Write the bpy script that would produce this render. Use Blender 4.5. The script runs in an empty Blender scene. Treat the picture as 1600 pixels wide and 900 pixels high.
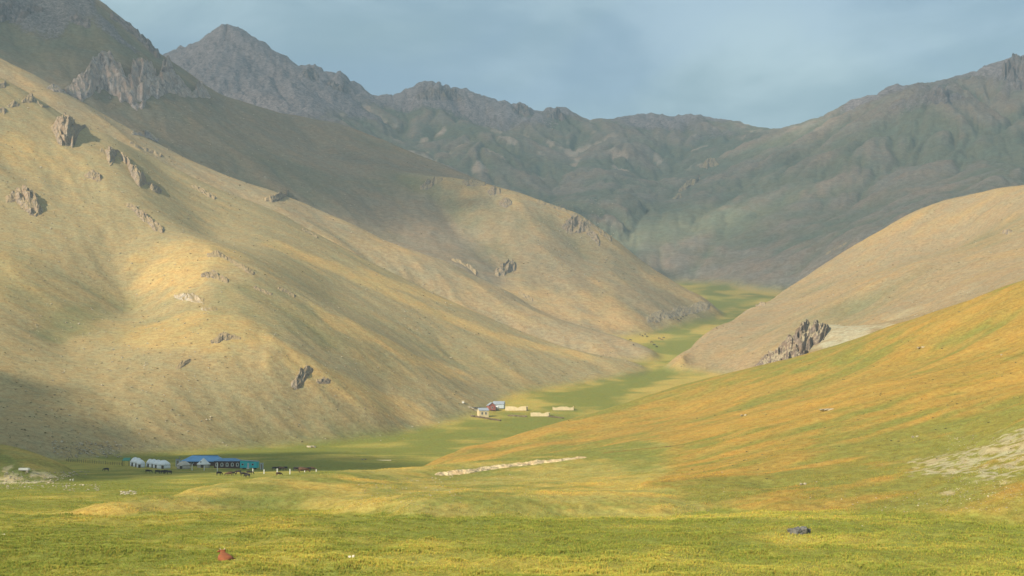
import bpy, bmesh, math, random
import numpy as np
from mathutils import Vector, Matrix
R = math.radians
scene = bpy.context.scene

# ------------------------------------------------------------------ camera
F = 2198.0                       # focal length in photo pixels (1600 wide)
PITCH = math.atan(160.0 / F)     # horizon lies at y = 610 of 900
cam = bpy.data.cameras.new('camera')
cam.sensor_width = 36.0
cam.lens = 36.0 * F / 1600.0
cam.clip_start = 0.5
cam.clip_end = 40000.0
cam_ob = bpy.data.objects.new('camera', cam)
cam_ob.location = (0, 0, 0)
cam_ob.rotation_euler = (math.pi / 2 + PITCH, 0, 0)
scene.collection.objects.link(cam_ob)
scene.camera = cam_ob

# ------------------------------------------------------------------ world
SUN_EL = R(32.0)
SUN_AZ = R(-131.0)               # degrees from +Y towards +X: left and a little behind the camera
SUN = Vector((math.sin(SUN_AZ) * math.cos(SUN_EL), math.cos(SUN_AZ) * math.cos(SUN_EL), math.sin(SUN_EL)))
world = bpy.data.worlds.new('World')
scene.world = world
world.use_nodes = True
wn, wl = world.node_tree.nodes, world.node_tree.links
wn.clear()
w_out = wn.new('ShaderNodeOutputWorld')
w_bg = wn.new('ShaderNodeBackground')
w_bg.inputs['Strength'].default_value = 0.088
sky = wn.new('ShaderNodeTexSky')
sky.sky_type = 'NISHITA'
sky.sun_disc = False
sky.sun_elevation = SUN_EL
sky.sun_rotation = SUN_AZ
sky.altitude = 3200
sky.air_density = 1.0
sky.dust_density = 1.0
sky.ozone_density = 1.0
w_tc = wn.new('ShaderNodeTexCoord')
w_map = wn.new('ShaderNodeMapping')
w_map.inputs['Scale'].default_value = (2.2, 2.2, 5.5)
w_map.inputs['Location'].default_value = (0.4, 0.0, 0.35)
w_n = wn.new('ShaderNodeTexNoise')
w_n.inputs['Scale'].default_value = 1.5
w_n.inputs['Detail'].default_value = 5
w_n.inputs['Roughness'].default_value = 0.5
w_n.inputs['Distortion'].default_value = 0.4
w_r = wn.new('ShaderNodeMapRange')
w_r.interpolation_type = 'SMOOTHSTEP'
w_r.inputs['From Min'].default_value = 0.36
w_r.inputs['From Max'].default_value = 0.62
w_r.inputs['To Min'].default_value = 0.70
w_r.inputs['To Max'].default_value = 1.0
w_n2 = wn.new('ShaderNodeTexNoise')
w_n2.inputs['Scale'].default_value = 2.6
w_n2.inputs['Detail'].default_value = 6
w_n2.inputs['Roughness'].default_value = 0.55
w_n2.inputs['Distortion'].default_value = 0.3
w_r2 = wn.new('ShaderNodeMapRange')
w_r2.interpolation_type = 'SMOOTHSTEP'
w_r2.inputs['From Min'].default_value = 0.36
w_r2.inputs['From Max'].default_value = 0.66
w_veil = wn.new('ShaderNodeMix')
w_veil.data_type = 'RGBA'
w_veil.inputs['A'].default_value = (2.15, 3.22, 3.75, 1)      # grey-blue cloud veil, thicker and thinner
w_veil.inputs['B'].default_value = (3.60, 4.80, 5.25, 1)
wl.new(w_map.outputs['Vector'], w_n2.inputs['Vector'])
wl.new(w_n2.outputs['Fac'], w_r2.inputs['Value'])
wl.new(w_r2.outputs['Result'], w_veil.inputs['Factor'])
w_mix = wn.new('ShaderNodeMix')
w_mix.data_type = 'RGBA'
wl.new(w_veil.outputs['Result'], w_mix.inputs['B'])
wl.new(w_tc.outputs['Generated'], w_map.inputs['Vector'])
wl.new(w_map.outputs['Vector'], w_n.inputs['Vector'])
wl.new(w_n.outputs['Fac'], w_r.inputs['Value'])
wl.new(w_r.outputs['Result'], w_mix.inputs['Factor'])
wl.new(sky.outputs['Color'], w_mix.inputs['A'])
wl.new(w_mix.outputs['Result'], w_bg.inputs['Color'])
wl.new(w_bg.outputs['Background'], w_out.inputs['Surface'])

sun = bpy.data.lights.new('sun', 'SUN')
sun.energy = 5.0
sun.angle = R(0.55)
sun.color = (1.0, 0.90, 0.74)
sun_ob = bpy.data.objects.new('sun', sun)
sun_ob.rotation_euler = SUN.to_track_quat('Z', 'Y').to_euler()
scene.collection.objects.link(sun_ob)

vs = scene.view_settings
vs.view_transform = 'Standard'
vs.look = 'None'
vs.exposure = 0.72
vs.gamma = 1.0
vs.use_curve_mapping = False
scene.cycles.use_denoising = True
scene.cycles.max_bounces = 6
scene.cycles.volume_bounces = 0
scene.cycles.transparent_max_bounces = 16

HAZE_ON = True
CLOUDS_ON = True

# ------------------------------------------------------------------ photo <-> place
CP, SP = math.cos(PITCH), math.sin(PITCH)
def ray(px, py):
    """slopes (x/y, z/y) of the line of sight through a point of the photo"""
    xc, yc = (px - 800.0) / F, (450.0 - py) / F
    dy = CP - yc * SP
    return xc / dy, (SP + yc * CP) / dy

# ------------------------------------------------------------------ noise (numpy)
def _hash(ix, iy, seed):
    h = (ix.astype(np.int64) * 374761393 + iy.astype(np.int64) * 668265263 + seed * 1274126177) & 0xffffffff
    h = ((h ^ (h >> 13)) * 1274126177) & 0xffffffff
    h = (h ^ (h >> 16)) & 0xffffffff
    return h.astype(np.float32) / np.float32(4294967296.0)

def vnoise(x, y, seed=0):
    ix, iy = np.floor(x), np.floor(y)
    fx, fy = (x - ix).astype(np.float32), (y - iy).astype(np.float32)
    ux, uy = fx * fx * (3 - 2 * fx), fy * fy * (3 - 2 * fy)
    a, b = _hash(ix, iy, seed), _hash(ix + 1, iy, seed)
    c, d = _hash(ix, iy + 1, seed), _hash(ix + 1, iy + 1, seed)
    return (a + (b - a) * ux) * (1 - uy) + (c + (d - c) * ux) * uy

def fbm(x, y, octaves=4, seed=0, gain=0.5):
    s, a, t = 0.0, 1.0, 0.0
    for o in range(octaves):
        s = s + a * (vnoise(x, y, seed + o * 17) * 2 - 1)
        t += a
        a *= gain
        x, y = x * 2.03 + 11.3, y * 2.03 + 7.7
    return s / t

def ridged(x, y, octaves=4, seed=0, gain=0.55):
    s, a, t = 0.0, 1.0, 0.0
    for o in range(octaves):
        s = s + a * (1 - np.abs(vnoise(x, y, seed + o * 31) * 2 - 1) * 2)
        t += a
        a *= gain
        x, y = x * 2.07 + 3.1, y * 2.07 + 9.2
    return s / t

def gullies(x, y, dx, dy, cell, seed):
    """rills that run down the slope: stripes across the fall line, blended from random pivots"""
    px, py = x / cell, y / cell
    ix, iy = np.floor(px), np.floor(py)
    acc = np.zeros_like(px, dtype=np.float32)
    ws = np.zeros_like(acc)
    for i in (-1, 0, 1):
        for j in (-1, 0, 1):
            cx, cy = ix + i, iy + j
            ox = (px - cx - _hash(cx, cy, seed)).astype(np.float32)
            oy = (py - cy - _hash(cx, cy, seed + 5)).astype(np.float32)
            w = np.exp(-(ox * ox + oy * oy) * 2.2)
            acc += np.cos((ox * -dy + oy * dx) * 6.2832 * 0.9) * w
            ws += w
    return acc / ws

def sstep(e0, e1, x):
    t = np.clip((x - e0) / (e1 - e0), 0, 1)
    return t * t * (3 - 2 * t)

# ------------------------------------------------------------------ relief: control lines of each hill
def rbf(points, scale=2.0, c=0.02):
    P = np.array(points, dtype=np.float64)
    X = np.stack([P[:, 0] * scale, P[:, 1]], 1)
    d = np.sqrt(((X[:, None] - X[None]) ** 2).sum(-1) + c * c)
    n = len(X)
    Q = np.concatenate([np.ones((n, 1)), X], 1)
    M = np.zeros((n + 3, n + 3))
    M[:n, :n] = -d + np.eye(n) * 2e-4
    M[:n, n:] = Q
    M[n:, :n] = Q.T
    sol = np.linalg.solve(M, np.concatenate([P[:, 2], np.zeros(3)]))
    w, q = sol[:n], sol[n:]
    def f(a, v):
        a2 = (a * scale).astype(np.float32)
        v2 = v.astype(np.float32)
        out = (q[0] + q[1] * a2 + q[2] * v2).astype(np.float32)
        for k in range(n):
            out -= np.float32(w[k]) * np.sqrt((a2 - np.float32(X[k, 0])) ** 2 + (v2 - np.float32(X[k, 1])) ** 2 + np.float32(c * c))
        return out
    return f

def densify(line, step=45.0):
    out = []
    for (x0, y0, d0), (x1, y1, d1) in zip(line[:-1], line[1:]):
        n = max(1, int(round(math.hypot(x1 - x0, y1 - y0) / step)))
        for k in range(n):
            t = k / n
            out.append((x0 + (x1 - x0) * t, y0 + (y1 - y0) * t, d0 + (d1 - d0) * t))
    out.append(line[-1])
    return out

def layer(crest=(), foot=(), inner=(), ridges=(), back=1.0, raw=()):
    pts = []
    def add(px, py, D, k=1.0, dt=0.0):
        a, t = ray(px, py)
        pts.append((a, math.log(D * k), t + dt))
    for line in crest:
        for (px, py, D) in densify(line, 60):
            add(px, py, D)
            add(px, py, D, 1.10, -0.030 * back)
            add(px, py, D, 1.30, -0.10 * back)
        for (px, py, D) in densify(line, 200):
            add(px, py, D, 2.0, -0.32 * back)
    for line in foot:
        for (px, py, D) in densify(line, 90):
            add(px, py, D)
            add(px, py, D, 0.94, -0.022)
            add(px, py, D, 0.80, -0.09)
        for (px, py, D) in densify(line, 250):
            add(px, py, D, 0.45, -0.35)
    for line in ridges:
        for p in densify(line, 50):
            add(*p)
    for p in inner:
        add(*p)
    pts += list(raw)
    return rbf(pts)

# near rise in front of the camp
L_RISE = layer(
    crest=[[(20, 822, 190), (90, 803, 196), (150, 790, 204), (230, 777, 220), (300, 765, 245), (380, 752, 275), (450, 744, 300), (520, 738, 325), (600, 733, 352),
            (680, 727, 375), (760, 719, 392), (850, 711, 408), (920, 704, 420), (1000, 697, 432), (1060, 691, 440), (1160, 680, 445)]],
    foot=[[(200, 799, 195), (330, 797, 212), (450, 795, 222), (540, 797, 208), (640, 802, 186), (760, 800, 192), (900, 800, 195), (1050, 798, 196)]],
    inner=[(600, 776, 232), (680, 768, 250), (620, 753, 300), (700, 748, 325), (800, 742, 330), (900, 738, 325), (850, 772, 250), (950, 767, 252), (1000, 742, 300), (1080, 725, 330)],
    back=0.35)
# golden hill on the right
L_GOLD = layer(
    crest=[[(655, 733, 500), (680, 722, 515), (720, 704, 535), (800, 682, 570), (900, 655, 610), (1000, 625, 640), (1060, 606, 650), (1120, 591, 655), (1180, 576, 655),
            (1250, 561, 640), (1320, 540, 625), (1400, 511, 605), (1500, 476, 570), (1600, 440, 535), (1700, 404, 500), (1850, 350, 460)]],
    foot=[[(1000, 772, 232), (1080, 785, 212), (1200, 800, 192), (1300, 802, 186), (1400, 798, 182), (1500, 790, 176), (1600, 785, 168), (1850, 770, 155)]],
    ridges=[[(960, 700, 420), (1060, 688, 400), (1160, 668, 385), (1300, 640, 370), (1450, 612, 350), (1600, 590, 335)]],
    inner=[(900, 690, 500), (1050, 650, 540), (1150, 625, 520), (1300, 590, 500), (1450, 555, 460), (1600, 520, 420), (1850, 450, 380),
           (1100, 730, 300), (1200, 720, 280), (1300, 700, 285), (1400, 720, 245), (1200, 765, 228), (1350, 760, 218), (1440, 745, 215), (1500, 690, 250), (1600, 650, 245),
           (1600, 720, 200), (1500, 745, 200), (1850, 600, 230), (1850, 690, 185), (780, 705, 510), (850, 697, 480)],
    back=0.6)
# tan hill behind it
L_TAN = layer(
    crest=[[(1060, 560, 1330), (1085, 543, 1430), (1105, 525, 1500), (1150, 498, 1580), (1200, 470, 1640), (1250, 440, 1690), (1300, 410, 1720), (1350, 378, 1740), (1400, 347, 1750),
            (1440, 326, 1740), (1480, 313, 1720), (1520, 305, 1680), (1560, 294, 1640), (1600, 289, 1600), (1700, 270, 1540), (1850, 225, 1480)]],
    foot=[[(1090, 560, 1330), (1130, 570, 1290), (1200, 562, 1240), (1300, 548, 1150), (1400, 520, 1080), (1600, 455, 960), (1850, 380, 880)]],
    ridges=[[(1250, 505, 1320), (1350, 455, 1340), (1440, 412, 1345), (1530, 398, 1300), (1600, 404, 1215), (1850, 340, 1080)],
            [(1350, 425, 1560), (1420, 396, 1570), (1500, 376, 1550)]],
    inner=[(1200, 500, 1450), (1270, 455, 1560), (1330, 480, 1310), (1600, 345, 1430), (1450, 470, 1190), (1560, 440, 1080), (1600, 430, 1040)],
    back=0.5)
# craggy knoll between them
L_KNOLL = layer(
    crest=[[(1120, 598, 930), (1160, 586, 950), (1190, 572, 965), (1230, 545, 980), (1260, 520, 990), (1285, 508, 992), (1310, 510, 990), (1340, 514, 985), (1400, 505, 975), (1480, 485, 960), (1600, 440, 930)]],
    foot=[[(1100, 606, 900), (1200, 590, 880), (1320, 560, 860), (1450, 520, 850), (1600, 470, 840)]],
    back=1.1)
# big sunlit slope on the left
L_LEFT = layer(
    crest=[[(-300, -20, 1420), (-120, 62, 1440), (0, 121, 1450), (45, 146, 1455), (85, 171, 1460), (160, 206, 1470), (240, 246, 1490), (330, 291, 1500), (440, 336, 1500), (480, 360, 1490),
            (560, 402, 1470), (640, 442, 1440), (720, 480, 1420), (800, 515, 1400), (880, 545, 1380), (940, 560, 1370), (1000, 574, 1350)]],
    foot=[[(-300, 690, 560), (-100, 695, 590), (0, 699, 610), (100, 702, 640), (200, 705, 680), (320, 704, 720), (420, 703, 755), (500, 698, 785), (560, 692, 815), (620, 683, 850), (690, 662, 915),
           (760, 630, 1010), (830, 604, 1130), (920, 594, 1210), (1005, 580, 1300)]],
    ridges=[[(130, 200, 1420), (180, 235, 1350), (215, 300, 1240), (240, 350, 1160), (330, 395, 1060), (400, 425, 1040), (470, 465, 1030), (560, 515, 1020), (660, 575, 1020), (740, 615, 1030)],
            [(300, 440, 1000), (350, 520, 880), (420, 550, 860), (500, 590, 860), (580, 630, 870), (640, 660, 885)],
            [(250, 262, 1440), (330, 330, 1330), (440, 380, 1290), (560, 440, 1265), (700, 505, 1240), (850, 560, 1230)],
            [(0, 190, 1300), (30, 300, 1150), (20, 420, 960), (-20, 560, 760)]],
    inner=[(200, 480, 990), (100, 540, 850), (150, 640, 720), (250, 600, 780), (60, 620, 720), (350, 640, 775), (480, 650, 815), (330, 370, 1230), (420, 400, 1180), (520, 470, 1130), (640, 535, 1110),
           (400, 490, 945), (500, 545, 925), (600, 605, 928), (700, 560, 1130), (120, 400, 1040), (100, 300, 1190), (-200, 300, 1080), (-200, 550, 760)],
    back=0.9)
# thin ridge just behind it
L_BAND = layer(
    crest=[[(-300, -60, 1680), (-120, 30, 1700), (0, 94, 1700), (60, 122, 1710), (130, 160, 1720), (200, 200, 1730), (256, 231, 1740), (320, 263, 1750), (380, 285, 1750), (420, 297, 1750), (480, 318, 1730),
            (560, 352, 1700), (640, 388, 1670), (700, 408, 1650), (740, 428, 1640), (800, 458, 1620), (860, 490, 1600), (930, 517, 1580), (990, 535, 1540)]],
    foot=[[(-300, 200, 1500), (0, 200, 1500), (240, 300, 1500), (440, 390, 1470), (640, 490, 1440), (800, 550, 1400), (930, 575, 1370), (1020, 560, 1420)]],
    back=0.9)
# steep dim mountain, upper left
L_DARK = layer(
    crest=[[(-300, -330, 2350), (-100, -170, 2350), (60, -62, 2350), (150, -2, 2350), (205, 42, 2360), (240, 74, 2380), (265, 93, 2400), (300, 118, 2420), (330, 140, 2440), (400, 166, 2500), (470, 181, 2560),
            (530, 193, 2600), (600, 222, 2600), (680, 256, 2560), (740, 281, 2500), (800, 305, 2450), (850, 330, 2400)]],
    foot=[[(-300, 60, 1780), (0, 130, 1800), (200, 240, 1830), (420, 330, 1850), (560, 390, 1820), (740, 450, 1760), (880, 510, 1680)]],
    ridges=[[(60, 60, 2150), (130, 130, 2020), (230, 210, 1950), (330, 265, 1930)],
            [(330, 150, 2300), (420, 235, 2130), (500, 285, 2060), (600, 350, 1980)]],
    inner=[(0, 40, 2130), (200, 110, 2150), (300, 200, 2050), (560, 260, 2270), (480, 230, 2330), (-200, -60, 2100)],
    back=0.6)
# warm spur in the middle
L_SPUR = layer(
    crest=[[(380, 262, 2250), (440, 263, 2260), (500, 265, 2260), (560, 271, 2250), (640, 276, 2240), (700, 279, 2220), (760, 290, 2190), (810, 302, 2170), (850, 316, 2150), (900, 336, 2120), (960, 376, 2090),
            (1020, 421, 2060), (1060, 445, 2040), (1100, 468, 2010), (1112, 478, 1980)]],
    foot=[[(400, 330, 1900), (560, 385, 1850), (700, 440, 1760), (850, 505, 1660), (930, 523, 1650), (1000, 508, 1740), (1050, 492, 1850), (1112, 481, 1960)]],
    ridges=[[(760, 292, 2180), (800, 350, 2030), (850, 400, 1930), (930, 440, 1880), (1000, 462, 1870), (1070, 474, 1930)],
            [(560, 272, 2240), (620, 330, 2090), (700, 400, 1900), (750, 440, 1800)]],
    inner=[(680, 330, 2110), (760, 400, 1920), (860, 460, 1800), (950, 490, 1760), (900, 390, 2010), (1000, 435, 1960)],
    back=0.6)
# far range with the pointed peak
L_FAR = layer(
    crest=[[(-300, 300, 4300), (100, 190, 4300), (200, 120, 4300), (265, 91, 4300), (300, 76, 4300), (330, 59, 4300), (345, 48, 4300), (355, 37, 4300), (366, 49, 4300), (380, 58, 4300), (400, 69, 4310), (440, 94, 4330), (480, 107, 4350), (490, 106, 4350), (500, 118, 4350),
            (530, 121, 4360), (548, 138, 4380), (600, 156, 4420), (640, 149, 4450), (695, 137, 4450), (725, 150, 4450), (780, 165, 4450), (812, 167, 4450), (832, 179, 4450), (868, 174, 4450), (910, 187, 4480), (960, 186, 4500),
            (1010, 181, 4500), (1050, 185, 4500), (1090, 181, 4500), (1140, 190, 4500), (1180, 200, 4500), (1215, 204, 4500), (1300, 205, 4500), (1500, 230, 4500), (1850, 260, 4500)]],
    foot=[[(-300, 400, 3000), (300, 250, 3000), (560, 290, 2900), (760, 340, 2750), (880, 360, 2700), (960, 352, 2850), (1010, 342, 3050), (1100, 330, 3250), (1300, 330, 3300), (1850, 400, 3200)]],
    ridges=[[(355, 42, 4290), (390, 110, 3950), (420, 150, 3700), (480, 195, 3450), (540, 230, 3300)],
            [(545, 138, 4370), (560, 170, 4100), (600, 215, 3800), (680, 262, 3500), (760, 300, 3250)],
            [(710, 150, 4430), (720, 200, 4000), (700, 230, 3800)],
            [(868, 176, 4440), (800, 215, 3900), (740, 240, 3600), (690, 265, 3400)],
            [(1010, 183, 4490), (980, 230, 3900), (950, 270, 3500), (930, 300, 3250), (990, 325, 3050)],
            [(1140, 191, 4490), (1110, 240, 3900), (1070, 290, 3450), (1040, 315, 3250)]],
    inner=[(650, 190, 4150), (630, 225, 3850), (780, 205, 4200), (880, 230, 4050), (870, 290, 3450), (1060, 235, 4050), (1020, 280, 3700), (840, 320, 3050)],
    back=0.5)
# far mountain on the right
L_FARR = layer(
    crest=[[(1120, 245, 4300), (1180, 215, 4250), (1225, 203, 4200), (1290, 191, 4150), (1350, 166, 4050), (1400, 146, 3950), (1450, 133, 3850), (1500, 125, 3800), (1560, 105, 3750), (1588, 94, 3700), (1620, 100, 3650), (1700, 70, 3600), (1850, 40, 3500)]],
    foot=[[(930, 350, 2900), (960, 375, 2800), (1000, 420, 2620), (1060, 443, 2540), (1110, 450, 2480), (1170, 450, 2400), (1250, 440, 2350), (1400, 400, 2250), (1850, 330, 2050)]],
    ridges=[[(1470, 142, 3500), (1420, 165, 3450), (1380, 195, 3400), (1300, 240, 3300), (1220, 280, 3200), (1150, 308, 3120), (1060, 335, 3020), (970, 352, 2900)],
            [(1470, 142, 3500), (1500, 190, 3250), (1560, 240, 3000), (1600, 262, 2850), (1850, 300, 2500)],
            [(1300, 240, 3280), (1260, 310, 2950), (1200, 370, 2720), (1120, 420, 2570)],
            [(1600, 265, 2700), (1540, 285, 2600), (1450, 320, 2480), (1330, 380, 2380)]],
    inner=[(1540, 150, 3600), (1440, 230, 3200), (1400, 300, 2800), (1330, 330, 2800), (1100, 380, 2760), (1050, 400, 2680), (1500, 280, 2750), (1600, 180, 3400), (1200, 420, 2480), (1700, 200, 3000)],
    back=0.5)
# green knoll at the left edge, beside the camp
L_BUMP = layer(
    crest=[[(-250, 672, 470), (-60, 688, 480), (0, 696, 480), (40, 705, 478), (80, 720, 470), (110, 733, 460)]],
    foot=[[(-250, 735, 400), (0, 738, 415), (60, 738, 425), (110, 740, 440)]],
    back=0.5)

NAMES = ['meadow', 'grassy_rise', 'golden_hill', 'tan_hill', 'rocky_knoll', 'sunlit_mountain_slope', 'mountain_ridge', 'steep_mountain', 'valley_spur', 'distant_mountain_range', 'distant_mountain', 'grassy_knoll']
MEAD, RISE, GOLD, TAN, KNOLL, LEFT, BAND, DARK, SPUR, FAR, FARR, BUMP = range(12)
LAYERS = [None, L_RISE, L_GOLD, L_TAN, L_KNOLL, L_LEFT, L_BAND, L_DARK, L_SPUR, L_FAR, L_FARR, L_BUMP]

DRANGE = {RISE: (140, 900), GOLD: (140, 1400), TAN: (600, 4500), KNOLL: (500, 2200), LEFT: (350, 3200), BAND: (800, 3600), DARK: (1000, 5000), SPUR: (1000, 4500), FAR: (1700, 7100), FARR: (1400, 7100), BUMP: (300, 700)}

# ------------------------------------------------------------------ one sheet of relief, fine near the camera
ACOL = np.concatenate([np.linspace(-0.9, -0.46, 16)[:-1], np.linspace(-0.46, 0.46, 780), np.linspace(0.46, 0.9, 16)[1:]])
def lg(a, b, n):
    return np.exp(np.linspace(math.log(a), math.log(b), n))[:-1]
DROW = np.concatenate([lg(2.0, 95, 36), lg(95, 240, 430), lg(240, 720, 330), lg(720, 2600, 360), lg(2600, 7000, 170), [7000.0]])
VROW = np.log(DROW)
A, D = np.meshgrid(ACOL, DROW)
V = np.log(D)
X, Y = (A * D), D
MEADOW_D = [0, 3, 20, 60, 105, 135, 160, 185, 232, 300, 430, 550, 640, 760, 850, 950, 1080, 1250, 1400, 1750, 2200, 2500, 3000, 7000]
MEADOW_Z = [-1.7, -1.8, -4.2, -10, -13.8, -14.5, -15.3, -16.3, -19.4, -22.2, -27, -30.4, -31.2, -31, -27, -18.5, -5, 11, 28, 72, 140, 188, 250, 520]

def base_height(A, D, V):
    X, Y = A * D, D
    zm = np.interp(D, MEADOW_D, MEADOW_Z).astype(np.float32)
    zm += (fbm(X / 45, Y / 60, 3, 3) * 0.9 * sstep(90, 200, D)).astype(np.float32)
    stack = np.full((12,) + A.shape, -1e4, dtype=np.float32)
    stack[0] = zm
    Ac = np.clip(A, -0.5, 0.5)
    for k in range(1, 12):
        r0, r1 = np.searchsorted(D[:, 0], DRANGE[k])
        stack[k, r0:r1] = LAYERS[k](Ac[r0:r1], V[r0:r1]) * D[r0:r1]
    lim = np.where(D < 140, -1e4, 0).astype(np.float32)
    stack[1:] += lim
    h = stack[0].copy()
    for k in range(1, 12):
        kk = (0.006 * D + 0.4).astype(np.float32)
        if k == RISE: kk = kk * 0.6
        diff = np.abs(h - stack[k])
        h = np.maximum(h, stack[k]) + np.maximum(kk - diff, 0) ** 2 / (4 * kk)
    return h, stack.argmax(0)
Z, LAB = base_height(A, D, V)

def slope_of(Z):
    za = np.gradient(Z, ACOL, axis=1)
    zv = np.gradient(Z, VROW, axis=0)
    zx = za / D
    zy = (zv - X * zx) / Y
    return zx, zy

zx, zy = slope_of(Z)
gm = np.sqrt(zx * zx + zy * zy) + 1e-6
gdx, gdy = (zx / gm).astype(np.float32), (zy / gm).astype(np.float32)
is_far = np.isin(LAB, (FAR, FARR)).astype(np.float32)
is_dark = (LAB == DARK).astype(np.float32)
is_mid = np.isin(LAB, (SPUR, TAN, BAND)).astype(np.float32)
is_left = (LAB == LEFT).astype(np.float32)
is_gold = np.isin(LAB, (GOLD,)).astype(np.float32)
def soften(M, n=6):
    M = M.astype(np.float32)
    for _ in range(n):
        M[1:-1] = (M[:-2] + 2 * M[1:-1] + M[2:]) * 0.25
        M[:, 1:-1] = (M[:, :-2] + 2 * M[:, 1:-1] + M[:, 2:]) * 0.25
    return M
is_far, is_dark, is_mid, is_left, is_gold = [soften(m) for m in (is_far, is_dark, is_mid, is_left, is_gold)]
slopef = np.clip(gm / 0.45, 0, 1.3).astype(np.float32)
wx = X + 40 * fbm(X / 160, Y / 160, 2, 90)
wy = Y + 40 * fbm(X / 160, Y / 160, 2, 91)
for cell, amps in ((330, (11, 3, 2, 0, 0)), (150, (7.0, 3.0, 2.2, 0.8, 0)), (70, (3.6, 1.7, 1.2, 0.7, 0.25)), (32, (1.8, 0.9, 0.7, 0.52, 0.2)), (14, (0.9, 0.45, 0.35, 0.28, 0.12))):
    amp = amps[0] * is_far * np.where(LAB == FARR, 0.35 + 0.75 * sstep(0.10, 0.17, Z / D), 1.0) + amps[1] * is_dark + amps[2] * is_mid + amps[3] * is_left + amps[4] * is_gold
    g_ = gullies(wx, wy, gdx, gdy, cell, int(cell))
    Z += (g_ * (1 - is_far) + (np.sqrt(np.abs(g_) + 0.002) * 2.4 - 1.3) * is_far) * amp * slopef     # sharp ravines on the far mountains
# bare rock roughness on the high ground
EL = Z / D
rock = sstep(0.175, 0.215, EL + 0.02 * fbm(X / 220, Y / 220, 4, 41)) * (LAB == FAR) + sstep(0.185, 0.235, EL + 0.03 * fbm(X / 200, Y / 200, 4, 43)) * (LAB == FARR) \
    + sstep(0.245, 0.29, EL + 0.06 * fbm(X / 90, Y / 90, 4, 45)) * (LAB == DARK)
rock = soften(rock.astype(np.float32), 2)
Z += rock * (ridged(X / 110, Y / 110, 6, 51, 0.62) * 19 * is_far + ridged(X / 60, Y / 60, 5, 52) * 8 * is_dark)
Z += is_far * (1 - rock) * ridged(X / 90, Y / 90, 4, 58) * 5.0
# hummocks and tussocks of the near meadow
near = (1 - sstep(260, 520, D)) * np.isin(LAB, (MEAD, RISE, GOLD, BUMP))
Z += near * (fbm(X / 7, Y / 9, 3, 61) * 0.40 + fbm(X / 1.7, Y / 2.2, 3, 62) * 0.24 * (1 - sstep(170, 330, D)))
Z += (1 - sstep(500, 900, D)) * is_gold * fbm(X / 26, Y / 26, 3, 63) * 0.9
Z += is_gold * (1 - sstep(600, 900, D)) * fbm(X / 45, (Y - 0.45 * X) / 11, 4, 65) * 0.45
Z = Z.astype(np.float32)

# ------------------------------------------------------------------ looking things up on the relief
def _rowi(d):
    f = np.interp(math.log(max(d, 2.001)), VROW, np.arange(len(VROW)))
    i = min(int(f), len(VROW) - 2)
    return i, f - i
def _coli(a):
    f = np.interp(a, ACOL, np.arange(len(ACOL)))
    j = min(int(f), len(ACOL) - 2)
    return j, f - j
def ground(x, y):
    i, fi = _rowi(y)
    j, fj = _coli(x / y)
    return float((Z[i, j] * (1 - fj) + Z[i, j + 1] * fj) * (1 - fi) + (Z[i + 1, j] * (1 - fj) + Z[i + 1, j + 1] * fj) * fi)
def hit(px, py, dmin=60.0):
    """first point of the relief along the line of sight through a point of the photo"""
    a, t = ray(px, py)
    j, fj = _coli(a)
    col = Z[:, j] * (1 - fj) + Z[:, j + 1] * fj
    over = (col - t * DROW >= 0) & (DROW > dmin)
    k = int(np.argmax(over))
    if not over.any():
        k = int(np.argmax(np.where(DROW > dmin, col / DROW, -9)))
        d = DROW[k]
    else:
        e0, e1 = col[k - 1] - t * DROW[k - 1], col[k] - t * DROW[k]
        f = -e0 / (e1 - e0) if e1 != e0 else 1.0
        d = DROW[k - 1] + min(max(f, 0), 1) * (DROW[k] - DROW[k - 1])
    x = a * d
    return Vector((x, d, ground(x, d)))
def normal_at(x, y, e=1.0):
    return Vector((ground(x - e, y) - ground(x + e, y), ground(x, y - e) - ground(x, y + e), 2 * e)).normalized()
# ------------------------------------------------------------------ materials
def nodes_of(name):
    m = bpy.data.materials.new(name)
    m.use_nodes = True
    nt = m.node_tree
    nt.nodes.clear()
    out = nt.nodes.new('ShaderNodeOutputMaterial')
    b = nt.nodes.new('ShaderNodeBsdfPrincipled')
    nt.links.new(b.outputs['BSDF'], out.inputs['Surface'])
    return m, nt, b
def mixc(nt, fac, a, b, mode='MIX'):
    n = nt.nodes.new('ShaderNodeMix')
    n.data_type = 'RGBA'
    n.blend_type = mode
    for key, v in (('Factor', fac), ('A', a), ('B', b)):
        s = n.inputs[key] if key == 'Factor' else [i for i in n.inputs if i.name == key and i.type == 'RGBA'][0]
        if isinstance(v, bpy.types.NodeSocket): nt.links.new(v, s)
        elif key == 'Factor': s.default_value = v
        else: s.default_value = tuple(v) + ((1.0,) if len(v) == 3 else ())
    return [o for o in n.outputs if o.type == 'RGBA'][0]
def noise(nt, vec, scale, detail=4, rough=0.55, dist=0.0):
    n = nt.nodes.new('ShaderNodeTexNoise')
    n.inputs['Scale'].default_value = scale
    n.inputs['Detail'].default_value = detail
    n.inputs['Roughness'].default_value = rough
    n.inputs['Distortion'].default_value = dist
    if vec is not None: nt.links.new(vec, n.inputs['Vector'])
    return n.outputs['Fac']
def remap(nt, v, a, b, c=0.0, d=1.0):
    n = nt.nodes.new('ShaderNodeMapRange')
    n.interpolation_type = 'SMOOTHSTEP'
    for k, x in (('From Min', a), ('From Max', b), ('To Min', c), ('To Max', d)): n.inputs[k].default_value = x
    nt.links.new(v, n.inputs['Value'])
    return n.outputs['Result']
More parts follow.
